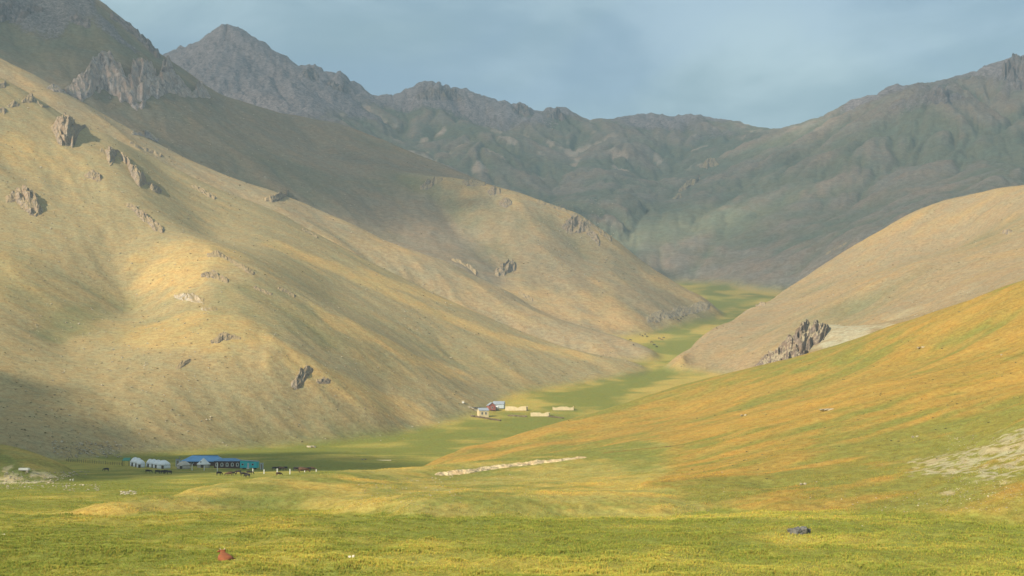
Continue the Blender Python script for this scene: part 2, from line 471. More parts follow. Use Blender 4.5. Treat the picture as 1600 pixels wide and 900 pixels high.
def math_(nt, op, a, b):
    n = nt.nodes.new('ShaderNodeMath')
    n.operation = op
    for i, v in enumerate((a, b)):
        if isinstance(v, bpy.types.NodeSocket): nt.links.new(v, n.inputs[i])
        else: n.inputs[i].default_value = v
    return n.outputs[0]
def grey(nt, v):
    n = nt.nodes.new('ShaderNodeCombineColor')
    for i in range(3): nt.links.new(v, n.inputs[i])
    return n.outputs[0]
def attr(nt, name):
    n = nt.nodes.new('ShaderNodeAttribute')
    n.attribute_name = name
    return n.outputs['Fac']

def terrain_material(name, rockc, fine=0.6, bump=0.5, var=0.42, stretch=1.0):
    """cover colour comes from the ground itself (attribute), fine grain and relief from noise"""
    m, nt, b = nodes_of(name)
    tc = nt.nodes.new('ShaderNodeTexCoord')
    co = tc.outputs['Object']
    mp = nt.nodes.new('ShaderNodeMapping')
    mp.inputs['Scale'].default_value = (1.0, stretch, 1.0)
    nt.links.new(co, mp.inputs['Vector'])
    co = mp.outputs['Vector']
    n2 = noise(nt, co, fine, 6, 0.7, 0.4)
    n3 = noise(nt, co, fine * 6, 4, 0.65)
    n4 = noise(nt, co, fine * 0.22, 5, 0.6, 0.5)
    at = nt.nodes.new('ShaderNodeAttribute'); at.attribute_name = 'cover'
    c = at.outputs['Color']
    warm = mixc(nt, 1.0, c, (1.07, 0.99, 0.90), 'MULTIPLY')
    cool = mixc(nt, 1.0, c, (0.93, 1.01, 1.04), 'MULTIPLY')
    c = mixc(nt, remap(nt, math_(nt, 'ADD', math_(nt, 'MULTIPLY', n4, 0.6), math_(nt, 'MULTIPLY', n2, 0.4)), 0.38, 0.62), warm, cool)
    n5 = noise(nt, co, fine * 1.3, 8, 0.78, 1.0)
    rk = mixc(nt, remap(nt, n5, 0.36, 0.64), [x * 0.5 for x in rockc], [min(1, x * 1.4) for x in rockc])
    jig = math_(nt, 'MULTIPLY', math_(nt, 'SUBTRACT', n5, 0.5), 1.3)
    rmask = remap(nt, math_(nt, 'ADD', attr(nt, 'rock'), jig), 0.4, 0.62)
    c = mixc(nt, rmask, c, rk)
    v0 = math_(nt, 'ADD', math_(nt, 'MULTIPLY', n2, 0.55), math_(nt, 'MULTIPLY', n3, 0.45))
    v = remap(nt, v0, 0.3, 0.7, 1 - var, 1 + var)
    c = mixc(nt, 1.0, c, grey(nt, v), 'MULTIPLY')
    nt.links.new(c, b.inputs['Base Color'])
    b.inputs['Roughness'].default_value = 0.95
    b.inputs['Specular IOR Level'].default_value = 0.06
    bp = nt.nodes.new('ShaderNodeBump')
    bp.inputs['Strength'].default_value = bump
    bp.inputs['Distance'].default_value = 0.22 / fine
    h = math_(nt, 'ADD', v0, math_(nt, 'MULTIPLY', math_(nt, 'MULTIPLY', rmask, n5), 1.6))
    nt.links.new(h, bp.inputs['Height'])
    nt.links.new(bp.outputs['Normal'], b.inputs['Normal'])
    return m

def plain_material(name, col, rough=0.8, var=0.15, scale=3.0, metal=0.0, bump=0.0):
    m, nt, b = nodes_of(name)
    tc = nt.nodes.new('ShaderNodeTexCoord')
    n = noise(nt, tc.outputs['Object'], scale, 5, 0.65)
    v = remap(nt, n, 0.3, 0.7, 1 - var, 1 + var)
    c = mixc(nt, 1.0, col, grey(nt, v), 'MULTIPLY')
    nt.links.new(c, b.inputs['Base Color'])
    b.inputs['Roughness'].default_value = rough
    b.inputs['Metallic'].default_value = metal
    b.inputs['Specular IOR Level'].default_value = 0.25
    if bump:
        bp = nt.nodes.new('ShaderNodeBump')
        bp.inputs['Strength'].default_value = bump
        bp.inputs['Distance'].default_value = 0.3
        nt.links.new(n, bp.inputs['Height'])
        nt.links.new(bp.outputs['Normal'], b.inputs['Normal'])
    return m

# ------------------------------------------------------------------ what grows where, with sunlit streaks painted in
zx, zy = slope_of(Z)
gm = np.sqrt(zx * zx + zy * zy)
n_big = fbm(X / 160, Y / 160, 4, 71)
n_mid = fbm(X / 40, Y / 60, 4, 72)
n_str = fbm(X / 30 + fbm(X / 50, Y / 50, 2, 78), Y / 9, 4, 73)
n_gold = fbm(X / 70 + 0.6 * fbm(X / 40, Y / 40, 2, 82), (Y - 0.45 * X) / 9, 5, 81, 0.6)
n_fin = fbm(X / 7, Y / 10, 4, 79) * (1 - sstep(500, 900, D))
L = LAB
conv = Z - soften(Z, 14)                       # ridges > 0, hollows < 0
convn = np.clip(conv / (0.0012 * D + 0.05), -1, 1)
lin = lambda r, g, b: tuple((((c / 255 + 0.055) / 1.055) ** 2.4 if c > 10 else c / 255 / 12.92) for c in (r, g, b))
PAL = {   # dry, gold, green, rock
    MEAD: (lin(150, 137, 64), lin(166, 142, 70), lin(114, 114, 48), lin(150, 143, 128)),
    RISE: (lin(144, 132, 72), lin(170, 142, 72), lin(116, 115, 56), lin(150, 143, 128)),
    GOLD: (lin(142, 117, 57), lin(156, 124, 60), lin(120, 114, 54), lin(150, 143, 128)),
    TAN:  (lin(142, 122, 90), lin(155, 128, 84), lin(116, 110, 76), lin(140, 132, 120)),
    LEFT: (lin(151, 133, 95), lin(173, 145, 94), lin(127, 119, 80), lin(140, 132, 120)),
    BAND: (lin(149, 130, 98), lin(168, 140, 96), lin(122, 114, 82), lin(140, 132, 120)),
    DARK: (lin(128, 112, 90), lin(136, 116, 90), lin(110, 103, 80), lin(120, 112, 106)),
    FAR:  (lin(126, 113, 98), lin(136, 117, 100), lin(102, 102, 82), lin(134, 122, 118)),
}
PAL[BUMP] = PAL[RISE]; PAL[KNOLL] = PAL[TAN]; PAL[SPUR] = PAL[BAND]; PAL[FARR] = PAL[FAR]
FINE = {MEAD: 0.9, RISE: 0.9, BUMP: 0.8, GOLD: 0.7, TAN: 0.26, KNOLL: 0.35, LEFT: 0.36, BAND: 0.22, DARK: 0.15, SPUR: 0.19, FAR: 0.085, FARR: 0.09}
green = np.zeros_like(Z); gold = np.zeros_like(Z); pale = np.zeros_like(Z); rockm = rock * 1.0
def put(mask, g, o):
    global green, gold
    green = np.where(mask, g, green); gold = np.where(mask, o, gold)
put(L == MEAD, 0.74 - 0.16 * sstep(500, 800, D) + (0.6 + 0.5 * sstep(500, 800, D)) * n_mid + 0.5 * n_str + 0.45 * n_fin - 0.2 * sstep(900, 1300, D), 0.40 + 0.9 * n_str + 0.4 * n_big + 0.5 * n_mid * sstep(700, 1000, D))
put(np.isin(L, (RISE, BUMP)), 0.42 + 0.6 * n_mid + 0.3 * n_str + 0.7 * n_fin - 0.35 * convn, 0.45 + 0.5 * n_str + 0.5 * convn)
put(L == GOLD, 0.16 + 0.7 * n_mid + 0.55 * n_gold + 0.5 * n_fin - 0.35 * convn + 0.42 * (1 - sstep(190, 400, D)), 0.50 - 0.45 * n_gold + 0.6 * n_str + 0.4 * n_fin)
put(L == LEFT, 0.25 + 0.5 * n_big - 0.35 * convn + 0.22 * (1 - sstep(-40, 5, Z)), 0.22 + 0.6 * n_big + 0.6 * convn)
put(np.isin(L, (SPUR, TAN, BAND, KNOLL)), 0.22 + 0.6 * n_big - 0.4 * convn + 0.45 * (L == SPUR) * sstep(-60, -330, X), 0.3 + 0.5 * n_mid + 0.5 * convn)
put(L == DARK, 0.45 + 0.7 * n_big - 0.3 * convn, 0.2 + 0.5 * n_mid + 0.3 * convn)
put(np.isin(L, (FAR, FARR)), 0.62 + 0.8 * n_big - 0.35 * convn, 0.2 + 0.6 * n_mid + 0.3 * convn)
EL = Z / D
w_g = soften(np.isin(L, (GOLD,)).astype(np.float32), 80)
gr_flat = 0.48 + 0.6 * n_mid + 0.3 * n_str + 0.6 * n_fin - 0.35 * convn
go_flat = 0.45 + 0.6 * n_str + 0.3 * convn
gr_gold = 0.24 + 0.75 * n_mid + 0.75 * n_gold + 0.5 * n_fin - 0.35 * convn + 0.42 * (1 - sstep(190, 400, D))
go_gold = 0.50 - 0.45 * n_gold + 0.6 * n_str + 0.4 * n_fin
mm = np.isin(L, (GOLD, RISE))
green = np.where(mm, gr_flat * (1 - w_g) + gr_gold * w_g, green)
gold = np.where(mm, go_flat * (1 - w_g) + go_gold * w_g, gold)

# scree chutes below the rocks of the range
pale = np.where(L == FAR, 0.9 * sstep(0.15, 0.6, gullies(wx, wy, gdx, gdy, 120, 77) * 0.6 + 0.5 * n_mid) * sstep(0.13, 0.165, EL), pale)
def patch(px, py, rx, ry, seed=1, rag=0.5):
    """a ragged patch of ground round a place (radii in metres across and along the valley)"""
    p = hit(px, py)
    q = np.hypot((X - p.x) / rx, (Y - p.y) / ry)
    out = np.zeros_like(Z); m_ = q < 2.2
    out[m_] = sstep(1.25, 0.6, q[m_] + rag * fbm(X[m_] / (rx * 0.4), Y[m_] / (ry * 0.4), 4, seed))
    return out
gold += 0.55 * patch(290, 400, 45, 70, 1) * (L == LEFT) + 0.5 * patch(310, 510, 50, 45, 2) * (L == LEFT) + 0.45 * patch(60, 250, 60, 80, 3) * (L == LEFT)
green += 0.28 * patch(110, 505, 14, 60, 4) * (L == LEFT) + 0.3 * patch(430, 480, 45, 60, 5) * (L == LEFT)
streak = np.zeros_like(Z)  # lit streaks along the spurs, painted into the cover as golden grass
n_s18 = 14 * fbm(X / 18, Y / 18, 3, 33)
n_b14 = 7 * fbm(X / 14, Y / 20, 3, 35)
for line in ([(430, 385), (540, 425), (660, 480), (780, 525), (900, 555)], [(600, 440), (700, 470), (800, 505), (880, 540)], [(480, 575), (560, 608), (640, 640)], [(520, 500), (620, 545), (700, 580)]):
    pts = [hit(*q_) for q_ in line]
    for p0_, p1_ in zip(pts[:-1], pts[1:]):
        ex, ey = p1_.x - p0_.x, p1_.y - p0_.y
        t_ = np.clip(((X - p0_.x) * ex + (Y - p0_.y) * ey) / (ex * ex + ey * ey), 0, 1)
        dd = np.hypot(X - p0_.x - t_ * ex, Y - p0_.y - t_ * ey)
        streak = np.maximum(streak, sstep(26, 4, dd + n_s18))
brook = np.zeros_like(Z); gravel = np.zeros_like(Z)
pts = [hit(*q_, 500) for q_ in [(1122, 460), (1105, 472), (1098, 485), (1078, 500), (1062, 514), (1072, 530), (1060, 545), (1062, 562), (1030, 578), (1012, 592), (960, 606), (925, 622), (900, 634), (850, 660)]]
for p0_, p1_ in zip(pts[:-1], pts[1:]):
    ex, ey = p1_.x - p0_.x, p1_.y - p0_.y
    t_ = np.clip(((X - p0_.x) * ex + (Y - p0_.y) * ey) / (ex * ex + ey * ey), 0, 1)
    dd = np.hypot(X - p0_.x - t_ * ex, Y - p0_.y - t_ * ey) + n_b14
    brook = np.maximum(brook, sstep(26, 6, dd)); gravel = np.maximum(gravel, sstep(5, 2, dd))
green += 0.45 * brook * (L == MEAD); pale += 0.18 * gravel * (L == MEAD)
gold += 0.45 * (1 - brook) * sstep(850, 1250, D) * (L == MEAD)
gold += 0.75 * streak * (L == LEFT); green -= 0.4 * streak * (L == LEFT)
green += 0.5 * patch(700, 330, 160, 160, 6) * (L == SPUR)
gold += 0.5 * patch(1060, 450, 50, 60, 7) * (L == SPUR) + 0.5 * patch(900, 480, 90, 90, 8) * (L == SPUR)
pale += 0.95 * patch(1602, 714, 14, 34, 9, 0.7) * np.isin(L, (GOLD, MEAD)) * (0.66 + 1.6 * fbm(X / 0.9, Y / 1.5, 4, 19))
pale += 0.9 * patch(40, 752, 10, 22, 10, 0.9) * (0.6 + 0.9 * fbm(X / 2.0, Y / 4, 3, 20))
pale += 0.55 * patch(1500, 455, 60, 60, 11, 0.9) * np.isin(L, (TAN, KNOLL)) * (0.6 + 0.6 * n_mid) + 0.42 * (L == KNOLL) * (0.8 + 1.3 * n_mid) + 0.7 * patch(1325, 522, 24, 40, 14, 0.6) * (L == KNOLL) * (0.75 + 0.9 * fbm(X / 6, Y / 6, 4, 37))
pale += 0.5 * patch(110, 700, 60, 25, 12, 0.8) * (L == LEFT) * (0.6 + 0.6 * n_str)
PALE = {MEAD: lin(186, 168, 128), RISE: lin(178, 160, 118), GOLD: lin(152, 140, 106), TAN: lin(160, 148, 120), LEFT: lin(166, 146, 112), FAR: lin(160, 140, 122)}
for k, s_ in ((BUMP, RISE), (KNOLL, TAN), (BAND, LEFT), (SPUR, LEFT), (DARK, LEFT), (FARR, FAR)): PALE[k] = PALE[s_]
def lut(i):
    t = np.zeros((12, 3), np.float32)
    for k in range(12): t[k] = PAL[k][i] if i < 4 else PALE[k]
    c = t[LAB]
    for _ in range(14):
        c[1:-1] = (c[:-2] + 2 * c[1:-1] + c[2:]) * 0.25
        c[:, 1:-1] = (c[:, :-2] + 2 * c[:, 1:-1] + c[:, 2:]) * 0.25
    return c
def over(c, m, d):
    m = np.clip(m, 0, 1)[..., None].astype(np.float32)
    return c * (1 - m) + d * m
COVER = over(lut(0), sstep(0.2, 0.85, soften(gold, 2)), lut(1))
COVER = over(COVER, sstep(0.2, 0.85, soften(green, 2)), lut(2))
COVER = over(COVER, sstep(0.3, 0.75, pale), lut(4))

# ------------------------------------------------------------------ building the relief as hills
def link(o, parent=None):
    scene.collection.objects.link(o)
    if parent is not None: o.parent = parent
    return o
def tag(o, label=None, cat=None, group=None, kind=None):
    for k, v in (('label', label), ('category', cat), ('group', group), ('kind', kind)):
        if v: o[k] = v
    return o
def fast_mesh(name, verts, faces, smooth=True, attrs=None):
    """verts (n,3), faces (m,3|4) as arrays"""
    me = bpy.data.meshes.new(name)
    verts = np.ascontiguousarray(verts, dtype=np.float32)
    faces = np.ascontiguousarray(faces, dtype=np.int32)
    nf, k = faces.shape
    me.vertices.add(len(verts)); me.vertices.foreach_set('co', verts.ravel())
    me.loops.add(nf * k); me.loops.foreach_set('vertex_index', faces.ravel())
    me.polygons.add(nf)
    me.polygons.foreach_set('loop_start', np.arange(0, nf * k, k, dtype=np.int32))
    me.polygons.foreach_set('loop_total', np.full(nf, k, dtype=np.int32))
    me.polygons.foreach_set('use_smooth', np.full(nf, smooth, dtype=bool))
    me.update(calc_edges=True)
    for nm, arr in (attrs or {}).items():
        at = me.attributes.new(nm, 'FLOAT', 'POINT')
        at.data.foreach_set('value', np.ascontiguousarray(arr, dtype=np.float32).ravel())
    return me

LABELS = {
    MEAD: 'green and yellow meadow of the valley floor', RISE: 'low grassy rise with a yellow crest before the camp', GOLD: 'golden orange grass hill on the right',
    TAN: 'tan grass hill behind the golden hill', KNOLL: 'small pale knoll under the dark crag', LEFT: 'large sunlit tan mountain slope above the camp', BAND: 'thin tan ridge behind the sunlit slope',
    DARK: 'steep dim mountain in the upper left', SPUR: 'warm brown spur reaching into the middle of the valley', FAR: 'blue grey distant range with a pointed peak',
    FARR: 'dim green brown distant mountain on the right', BUMP: 'small green knoll at the left edge'}
nr, nc = Z.shape
ii, jj = np.meshgrid(np.arange(nr - 1), np.arange(nc - 1), indexing='ij')
quads = np.stack([ii * nc + jj, ii * nc + jj + 1, (ii + 1) * nc + jj + 1, (ii + 1) * nc + jj], -1).reshape(-1, 4)
flab = LAB[:-1, :-1].ravel()
allv = np.stack([X, Y, Z], -1).reshape(-1, 3)
TERRAIN = {}
def build_terrain():
    for k in range(12):
        q = quads[flab == k]
        if len(q) == 0: continue
        used = np.unique(q)
        remapi = np.zeros(len(allv), dtype=np.int64)
        remapi[used] = np.arange(len(used))
        me = fast_mesh(NAMES[k], allv[used], remapi[q], True, {'rock': rockm.ravel()[used]})
        ca = me.attributes.new('cover', 'FLOAT_COLOR', 'POINT')
        ca.data.foreach_set('color', np.concatenate([COVER.reshape(-1, 3)[used], np.ones((len(used), 1), np.float32)], 1).astype(np.float32).ravel())
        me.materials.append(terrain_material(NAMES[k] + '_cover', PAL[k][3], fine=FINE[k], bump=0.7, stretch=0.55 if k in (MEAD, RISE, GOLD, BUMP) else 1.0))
        o = link(bpy.data.objects.new(NAMES[k], me))
        tag(o, LABELS[k], kind='structure')
        TERRAIN[k] = o
build_terrain()
# ------------------------------------------------------------------ clouds that shade parts of the valley, and haze
def cloud_material():
    m = bpy.data.materials.new('cloud_vapour')
    m.use_nodes = True
    nt = m.node_tree
    nt.nodes.clear()
    out = nt.nodes.new('ShaderNodeOutputMaterial')
    tr = nt.nodes.new('ShaderNodeBsdfTransparent')
    df = nt.nodes.new('ShaderNodeBsdfDiffuse'); df.inputs['Color'].default_value = (.85, .86, .88, 1)
    tl = nt.nodes.new('ShaderNodeBsdfTranslucent'); tl.inputs['Color'].default_value = (.85, .86, .88, 1)
    mx = nt.nodes.new('ShaderNodeMixShader'); mx.inputs[0].default_value = 0.5
    nt.links.new(df.outputs[0], mx.inputs[1]); nt.links.new(tl.outputs[0], mx.inputs[2])
    m2 = nt.nodes.new('ShaderNodeMixShader')
    nt.links.new(attr(nt, 'opacity'), m2.inputs[0])
    nt.links.new(tr.outputs[0], m2.inputs[1]); nt.links.new(mx.outputs[0], m2.inputs[2])
    nt.links.new(m2.outputs[0], out.inputs['Surface'])
    return m
CLOUD_MAT = cloud_material()
def cloud(outline, label, z=2700.0, soft=120.0, dens=0.85, cell=70.0, thick=160.0, seed=1, rag=0.8):
    """a ragged flat cloud above the ground outline, seen from there along the sun's line"""
    q = []
    for p in outline:
        s = (z - p[2]) / SUN.z
        q.append((p[0] + SUN.x * s, p[1] + SUN.y * s))
    q = np.array(q)
    lo, hi = q.min(0) - soft * 2, q.max(0) + soft * 2
    nx, ny = int((hi[0] - lo[0]) / cell) + 2, int((hi[1] - lo[1]) / cell) + 2
    gx, gy = np.meshgrid(np.linspace(lo[0], hi[0], nx), np.linspace(lo[1], hi[1], ny))
    inside = np.zeros(gx.shape, bool)
    dist = np.full(gx.shape, 1e9)
    for (x0, y0), (x1, y1) in zip(q, np.roll(q, -1, 0)):
        cr = ((y0 > gy) != (y1 > gy)) & (gx < (x1 - x0) * (gy - y0) / ((y1 - y0) if y1 != y0 else 1e-9) + x0)
        inside ^= cr
        ex, ey = x1 - x0, y1 - y0
        t = np.clip(((gx - x0) * ex + (gy - y0) * ey) / (ex * ex + ey * ey + 1e-9), 0, 1)
        dist = np.minimum(dist, np.hypot(gx - x0 - t * ex, gy - y0 - t * ey))
    sd = np.where(inside, dist, -dist) / soft + rag * fbm(gx / (soft * 2.5), gy / (soft * 2.5), 4, seed * 13)
    d = sstep(-0.6, 0.8, sd)
    puff = np.sqrt(np.clip(d, 0, 1)) * thick * (0.7 + 0.6 * fbm(gx / (soft * 1.6), gy / (soft * 1.6), 4, seed * 7 + 3))
    n = nx * ny
    top = np.stack([gx, gy, z + puff], -1).reshape(-1, 3)
    bot = np.stack([gx, gy, z - 0.15 * puff], -1).reshape(-1, 3)
    a, b = np.meshgrid(np.arange(ny - 1), np.arange(nx - 1), indexing='ij')
    f = np.stack([a * nx + b, a * nx + b + 1, (a + 1) * nx + b + 1, (a + 1) * nx + b], -1).reshape(-1, 4)
    keep = d.ravel()[f].max(1) > 0.01
    f = f[keep]
    faces = np.concatenate([f, f[:, ::-1] + n])
    verts = np.concatenate([top, bot])
    dd = 1 - np.sqrt(1 - dens * d.ravel())
    me = fast_mesh('cloud', verts, faces, True, {'opacity': np.concatenate([dd, dd])})
    me.materials.append(CLOUD_MAT)
    o = link(bpy.data.objects.new('cloud', me))
    tag(o, label, kind='structure')
    return o
if CLOUDS_ON:
    G = lambda x, y: (x, y, ground(x, y) if 2 < y < 7000 else -20)
    cloud([G(-900, 395), G(-158, 395), G(-134, 440), G(-118, 478), G(-100, 494), G(-72, 530), G(-70, 590), G(-112, 690), G(-160, 688), G(-200, 660), G(-226, 668), G(-240, 685), G(-262, 705), G(-300, 718), G(-900, 725)],
          'small fair weather cloud over the camp', z=1310.0, soft=12, cell=8, thick=40, dens=0.96, seed=2, rag=0.7)
    cloud([G(-2600, 1700), G(-900, 1745), G(-620, 1750), G(-430, 1770), G(-250, 1850), G(-110, 2000), G(-40, 2300), G(40, 2600), G(-200, 3000), G(-700, 3100), G(-3000, 3000)],
          'grey cloud over the steep mountain', soft=80, cell=45, thick=260, dens=0.80, seed=5, rag=0.9)
    cloud([G(-110, 1850), G(150, 1760), G(360, 1830), G(440, 1990), G(220, 2350), G(-60, 2320)],
          'thin unseen cloud added to dim the brown spur', soft=70, cell=40, thick=120, dens=0.38, seed=15, rag=1.2)  # added out of view to weaken the sun on the spur
    cloud([G(170, 2650), G(300, 2420), G(560, 2080), G(900, 1900), G(2300, 1700), G(2800, 3200), G(2600, 4700), G(1100, 4300), G(800, 3700), G(500, 3000)],
          'broad grey cloud over the distant mountain', soft=150, cell=60, thick=260, dens=0.66, seed=8, rag=1.5)
    cloud([G(-1600, 3200), G(-700, 3300), G(-100, 2900), G(300, 2800), G(700, 3500), (1000, 5300, 900), (-1900, 5400, 900)],
          'grey cloud over the pointed peak', soft=200, cell=70, thick=260, dens=0.74, seed=11, rag=1.5)

if HAZE_ON:
    x0, x1, y0, y1, z0, z1 = -6500.0, 6500.0, -300.0, 7100.0, -80.0, float(Z.max()) + 25.0
    hv = [(x0, y0, z0), (x1, y0, z0), (x1, y1, z0), (x0, y1, z0), (x0, y0, z1), (x1, y0, z1), (x1, y1, z1), (x0, y1, z1)]
    hf = [(0, 3, 2, 1), (4, 5, 6, 7), (0, 1, 5, 4), (1, 2, 6, 5), (2, 3, 7, 6), (3, 0, 4, 7)]
    me = bpy.data.meshes.new('haze'); me.from_pydata(hv, [], hf); me.update()
    hm = bpy.data.materials.new('haze_air'); hm.use_nodes = True
    nt = hm.node_tree; nt.nodes.clear()
    out = nt.nodes.new('ShaderNodeOutputMaterial')
    pv = nt.nodes.new('ShaderNodeVolumePrincipled')
    pv.inputs['Color'].default_value = (0.60, 0.80, 0.95, 1)
    pv.inputs['Density'].default_value = 0.000095
    pv.inputs['Anisotropy'].default_value = 0.0
    nt.links.new(pv.outputs['Volume'], out.inputs['Volume'])
    me.materials.append(hm)
    o = link(bpy.data.objects.new('haze', me))
    tag(o, 'thin blue haze filling the valley', kind='stuff')
# ------------------------------------------------------------------ building helpers
rng = np.random.default_rng(7)
class MB:
    """collects simple shapes into one mesh"""
    def __init__(s): s.v, s.f = [], []
    def add(s, verts, faces):
        n = len(s.v)
        s.v += [tuple(p) for p in verts]
        s.f += [tuple(i + n for i in f) for f in faces]
        return s
    def box(s, x0, x1, y0, y1, z0, z1):
        return s.add([(x0, y0, z0), (x1, y0, z0), (x1, y1, z0), (x0, y1, z0), (x0, y0, z1), (x1, y0, z1), (x1, y1, z1), (x0, y1, z1)],
                     [(0, 3, 2, 1), (4, 5, 6, 7), (0, 1, 5, 4), (1, 2, 6, 5), (2, 3, 7, 6), (3, 0, 4, 7)])
    def lathe(s, prof, n=20, a0=0.0, cx=0.0, cy=0.0):
        verts, faces = [], []
        for r, z in prof:
            for k in range(n):
                a = a0 + 2 * math.pi * k / n
                verts.append((cx + r * math.cos(a), cy + r * math.sin(a), z))
        for i in range(len(prof) - 1):
            for k in range(n):
                k2 = (k + 1) % n
                faces.append((i * n + k, i * n + k2, (i + 1) * n + k2, (i + 1) * n + k))
        faces.append(tuple(range(n))[::-1])
        faces.append(tuple((len(prof) - 1) * n + k for k in range(n)))
        return s.add(verts, faces)
    def bar(s, p, q, r=0.05, n=6):
        p, q = Vector(p), Vector(q)
        d = (q - p).normalized()
        u = d.orthogonal().normalized(); w = d.cross(u)
        verts = [c + (u * math.cos(2 * math.pi * k / n) + w * math.sin(2 * math.pi * k / n)) * r for c in (p, q) for k in range(n)]
        faces = [(k, (k + 1) % n, n + (k + 1) % n, n + k) for k in range(n)] + [tuple(range(n))[::-1], tuple(range(n, 2 * n))]
        return s.add(verts, faces)
    def build(s, name, mat, parent=None, smooth=False):
        me = bpy.data.meshes.new(name)
        me.from_pydata(s.v, [], s.f)
        me.update()
        if smooth:
            me.polygons.foreach_set('use_smooth', np.ones(len(me.polygons), bool))
        me.materials.append(mat)
        return link(bpy.data.objects.new(name, me), parent)
def root(name, loc, rz=0.0, label=None, cat=None, group=None):
    o = link(bpy.data.objects.new(name, None))
    o.empty_display_size = 0.5
    o.location = loc
    o.rotation_euler = (0, 0, rz)
    return tag(o, label, cat, group)
def copy_tree(o, parent=None):
    c = o.copy(); link(c)
    c.parent = parent
    for ch in o.children: copy_tree(ch, c)
    return c
def at(px, py, dmin=60.0, D=None):
    if D is None: return hit(px, py, dmin)
    a, t = ray(px, py)
    return Vector((a * D, D, ground(a * D, D)))

def rock_material(name, col, turf, scale, hold=0.74):
    m, nt, b = nodes_of(name)
    tc = nt.nodes.new('ShaderNodeTexCoord'); co = tc.outputs['Object']
    mp = nt.nodes.new('ShaderNodeMapping'); mp.inputs['Scale'].default_value = (1, 1, 0.45); nt.links.new(co, mp.inputs['Vector'])
    n1 = noise(nt, mp.outputs['Vector'], scale, 8, 0.75, 0.8)
    n2 = noise(nt, co, scale * 0.3, 4, 0.6)
    c = mixc(nt, remap(nt, n1, 0.36, 0.66), [x * 0.38 for x in col], [min(1, x * 1.35) for x in col])
    c = mixc(nt, remap(nt, n2, 0.4, 0.65, 0, 0.6), c, [col[0] * 1.1, col[1] * 0.92, col[2] * 0.74])
    ge = nt.nodes.new('ShaderNodeNewGeometry')
    sx = nt.nodes.new('ShaderNodeSeparateXYZ'); nt.links.new(ge.outputs['True Normal'], sx.inputs[0])
    up = math_(nt, 'ADD', sx.outputs['Z'], math_(nt, 'MULTIPLY', math_(nt, 'SUBTRACT', n1, 0.5), 0.9))
    c = mixc(nt, remap(nt, up, hold, hold + 0.2), c, turf)          # turf holds on the ledges
    nt.links.new(c, b.inputs['Base Color'])
    b.inputs['Roughness'].default_value = 0.95; b.inputs['Specular IOR Level'].default_value = 0.1
    bp = nt.nodes.new('ShaderNodeBump'); bp.inputs['Strength'].default_value = 0.8; bp.inputs['Distance'].default_value = 0.5 / scale
    nt.links.new(n1, bp.inputs['Height']); nt.links.new(bp.outputs['Normal'], b.inputs['Normal'])
    return m
M_ROCK = rock_material('weathered_rock', lin(142, 128, 110), lin(156, 135, 99), 0.45, 0.70)
M_ROCKD = rock_material('dark_crag_rock', lin(124, 110, 96), lin(164, 148, 118), 0.4, 0.66)
M_CLIFF = rock_material('grey_cliff_rock', lin(172, 156, 146), lin(124, 114, 88), 0.16)
M_DIMROCK = rock_material('dim_mountain_rock', lin(124, 114, 108), lin(114, 104, 84), 0.12, 0.85)
M_BANK = rock_material('pale_bank_earth', lin(204, 182, 142), lin(150, 132, 78), 0.7, 0.98)
M_BLUFF = rock_material('grey_bluff_earth', lin(164, 150, 126), lin(148, 131, 98), 0.25)
M_TURFCUT = rock_material('dark_turf_cut', lin(96, 82, 54), lin(126, 110, 52), 0.7)
M_ROCKP = rock_material('pale_rock', lin(176, 164, 144), lin(150, 128, 84), 0.5)
M_STONE = plain_material('pale_stone', lin(196, 188, 168), 0.9, 0.25, 2.0, bump=0.3)
M_GRAVEL = plain_material('grey_gravel', lin(160, 148, 124), 0.95, 0.35, 0.8)
M_EARTH = plain_material('pale_bank_earth', lin(196, 172, 126), 0.95, 0.3, 0.8, bump=0.5)
M_BASALT = plain_material('dark_boulder', lin(94, 92, 86), 0.85, 0.5, 2.5, bump=0.5)
M_FELT = plain_material('white_felt', lin(214, 214, 214), 0.9, 0.06, 0.8)
M_FELTG = plain_material('grey_felt', lin(172, 164, 152), 0.9, 0.12, 0.8)
M_BLUE = plain_material('blue_sheet_roof', lin(92, 140, 180), 0.45, 0.10, 0.6)
M_BLUED = plain_material('dark_blue_sheet_roof', lin(80, 122, 156), 0.45, 0.10, 0.6)
M_BROWN = plain_material('dark_brown_boards', lin(84, 62, 52), 0.8, 0.2, 1.5)
M_WHITE = plain_material('white_paint', lin(204, 202, 194), 0.6, 0.06, 2.0)
M_TURQ = plain_material('turquoise_paint', lin(48, 172, 178), 0.5, 0.12, 0.7)
M_PALEB = plain_material('pale_blue_board', lin(170, 180, 184), 0.6, 0.06, 1.5)
M_GREENR = plain_material('green_sheet', lin(44, 122, 98), 0.5, 0.12, 1.0)
M_GLASS = plain_material('dark_window_glass', lin(48, 52, 58), 0.15, 0.1, 2.0)
M_WOOD = plain_material('grey_wood', lin(132, 120, 104), 0.85, 0.25, 2.0)
M_DARKW = plain_material('dark_wood', lin(76, 66, 56), 0.85, 0.25, 2.0)
M_CREAM = plain_material('cream_mud_plaster', lin(196, 178, 140), 0.9, 0.14, 0.7, bump=0.2)
M_RED = plain_material('red_plaster', lin(146, 92, 82), 0.85, 0.12, 0.8)
M_SLATE = plain_material('grey_sheet_roof', lin(140, 146, 152), 0.55, 0.12, 0.6)
M_MUD = plain_material('brown_mud_wall', lin(112, 96, 74), 0.95, 0.2, 0.7, bump=0.3)
M_RUBBER = plain_material('black_rubber', lin(40, 40, 40), 0.8, 0.1, 2.0)
M_HIDE_R = plain_material('red_brown_hide', lin(128, 74, 42), 0.8, 0.12, 1.5)
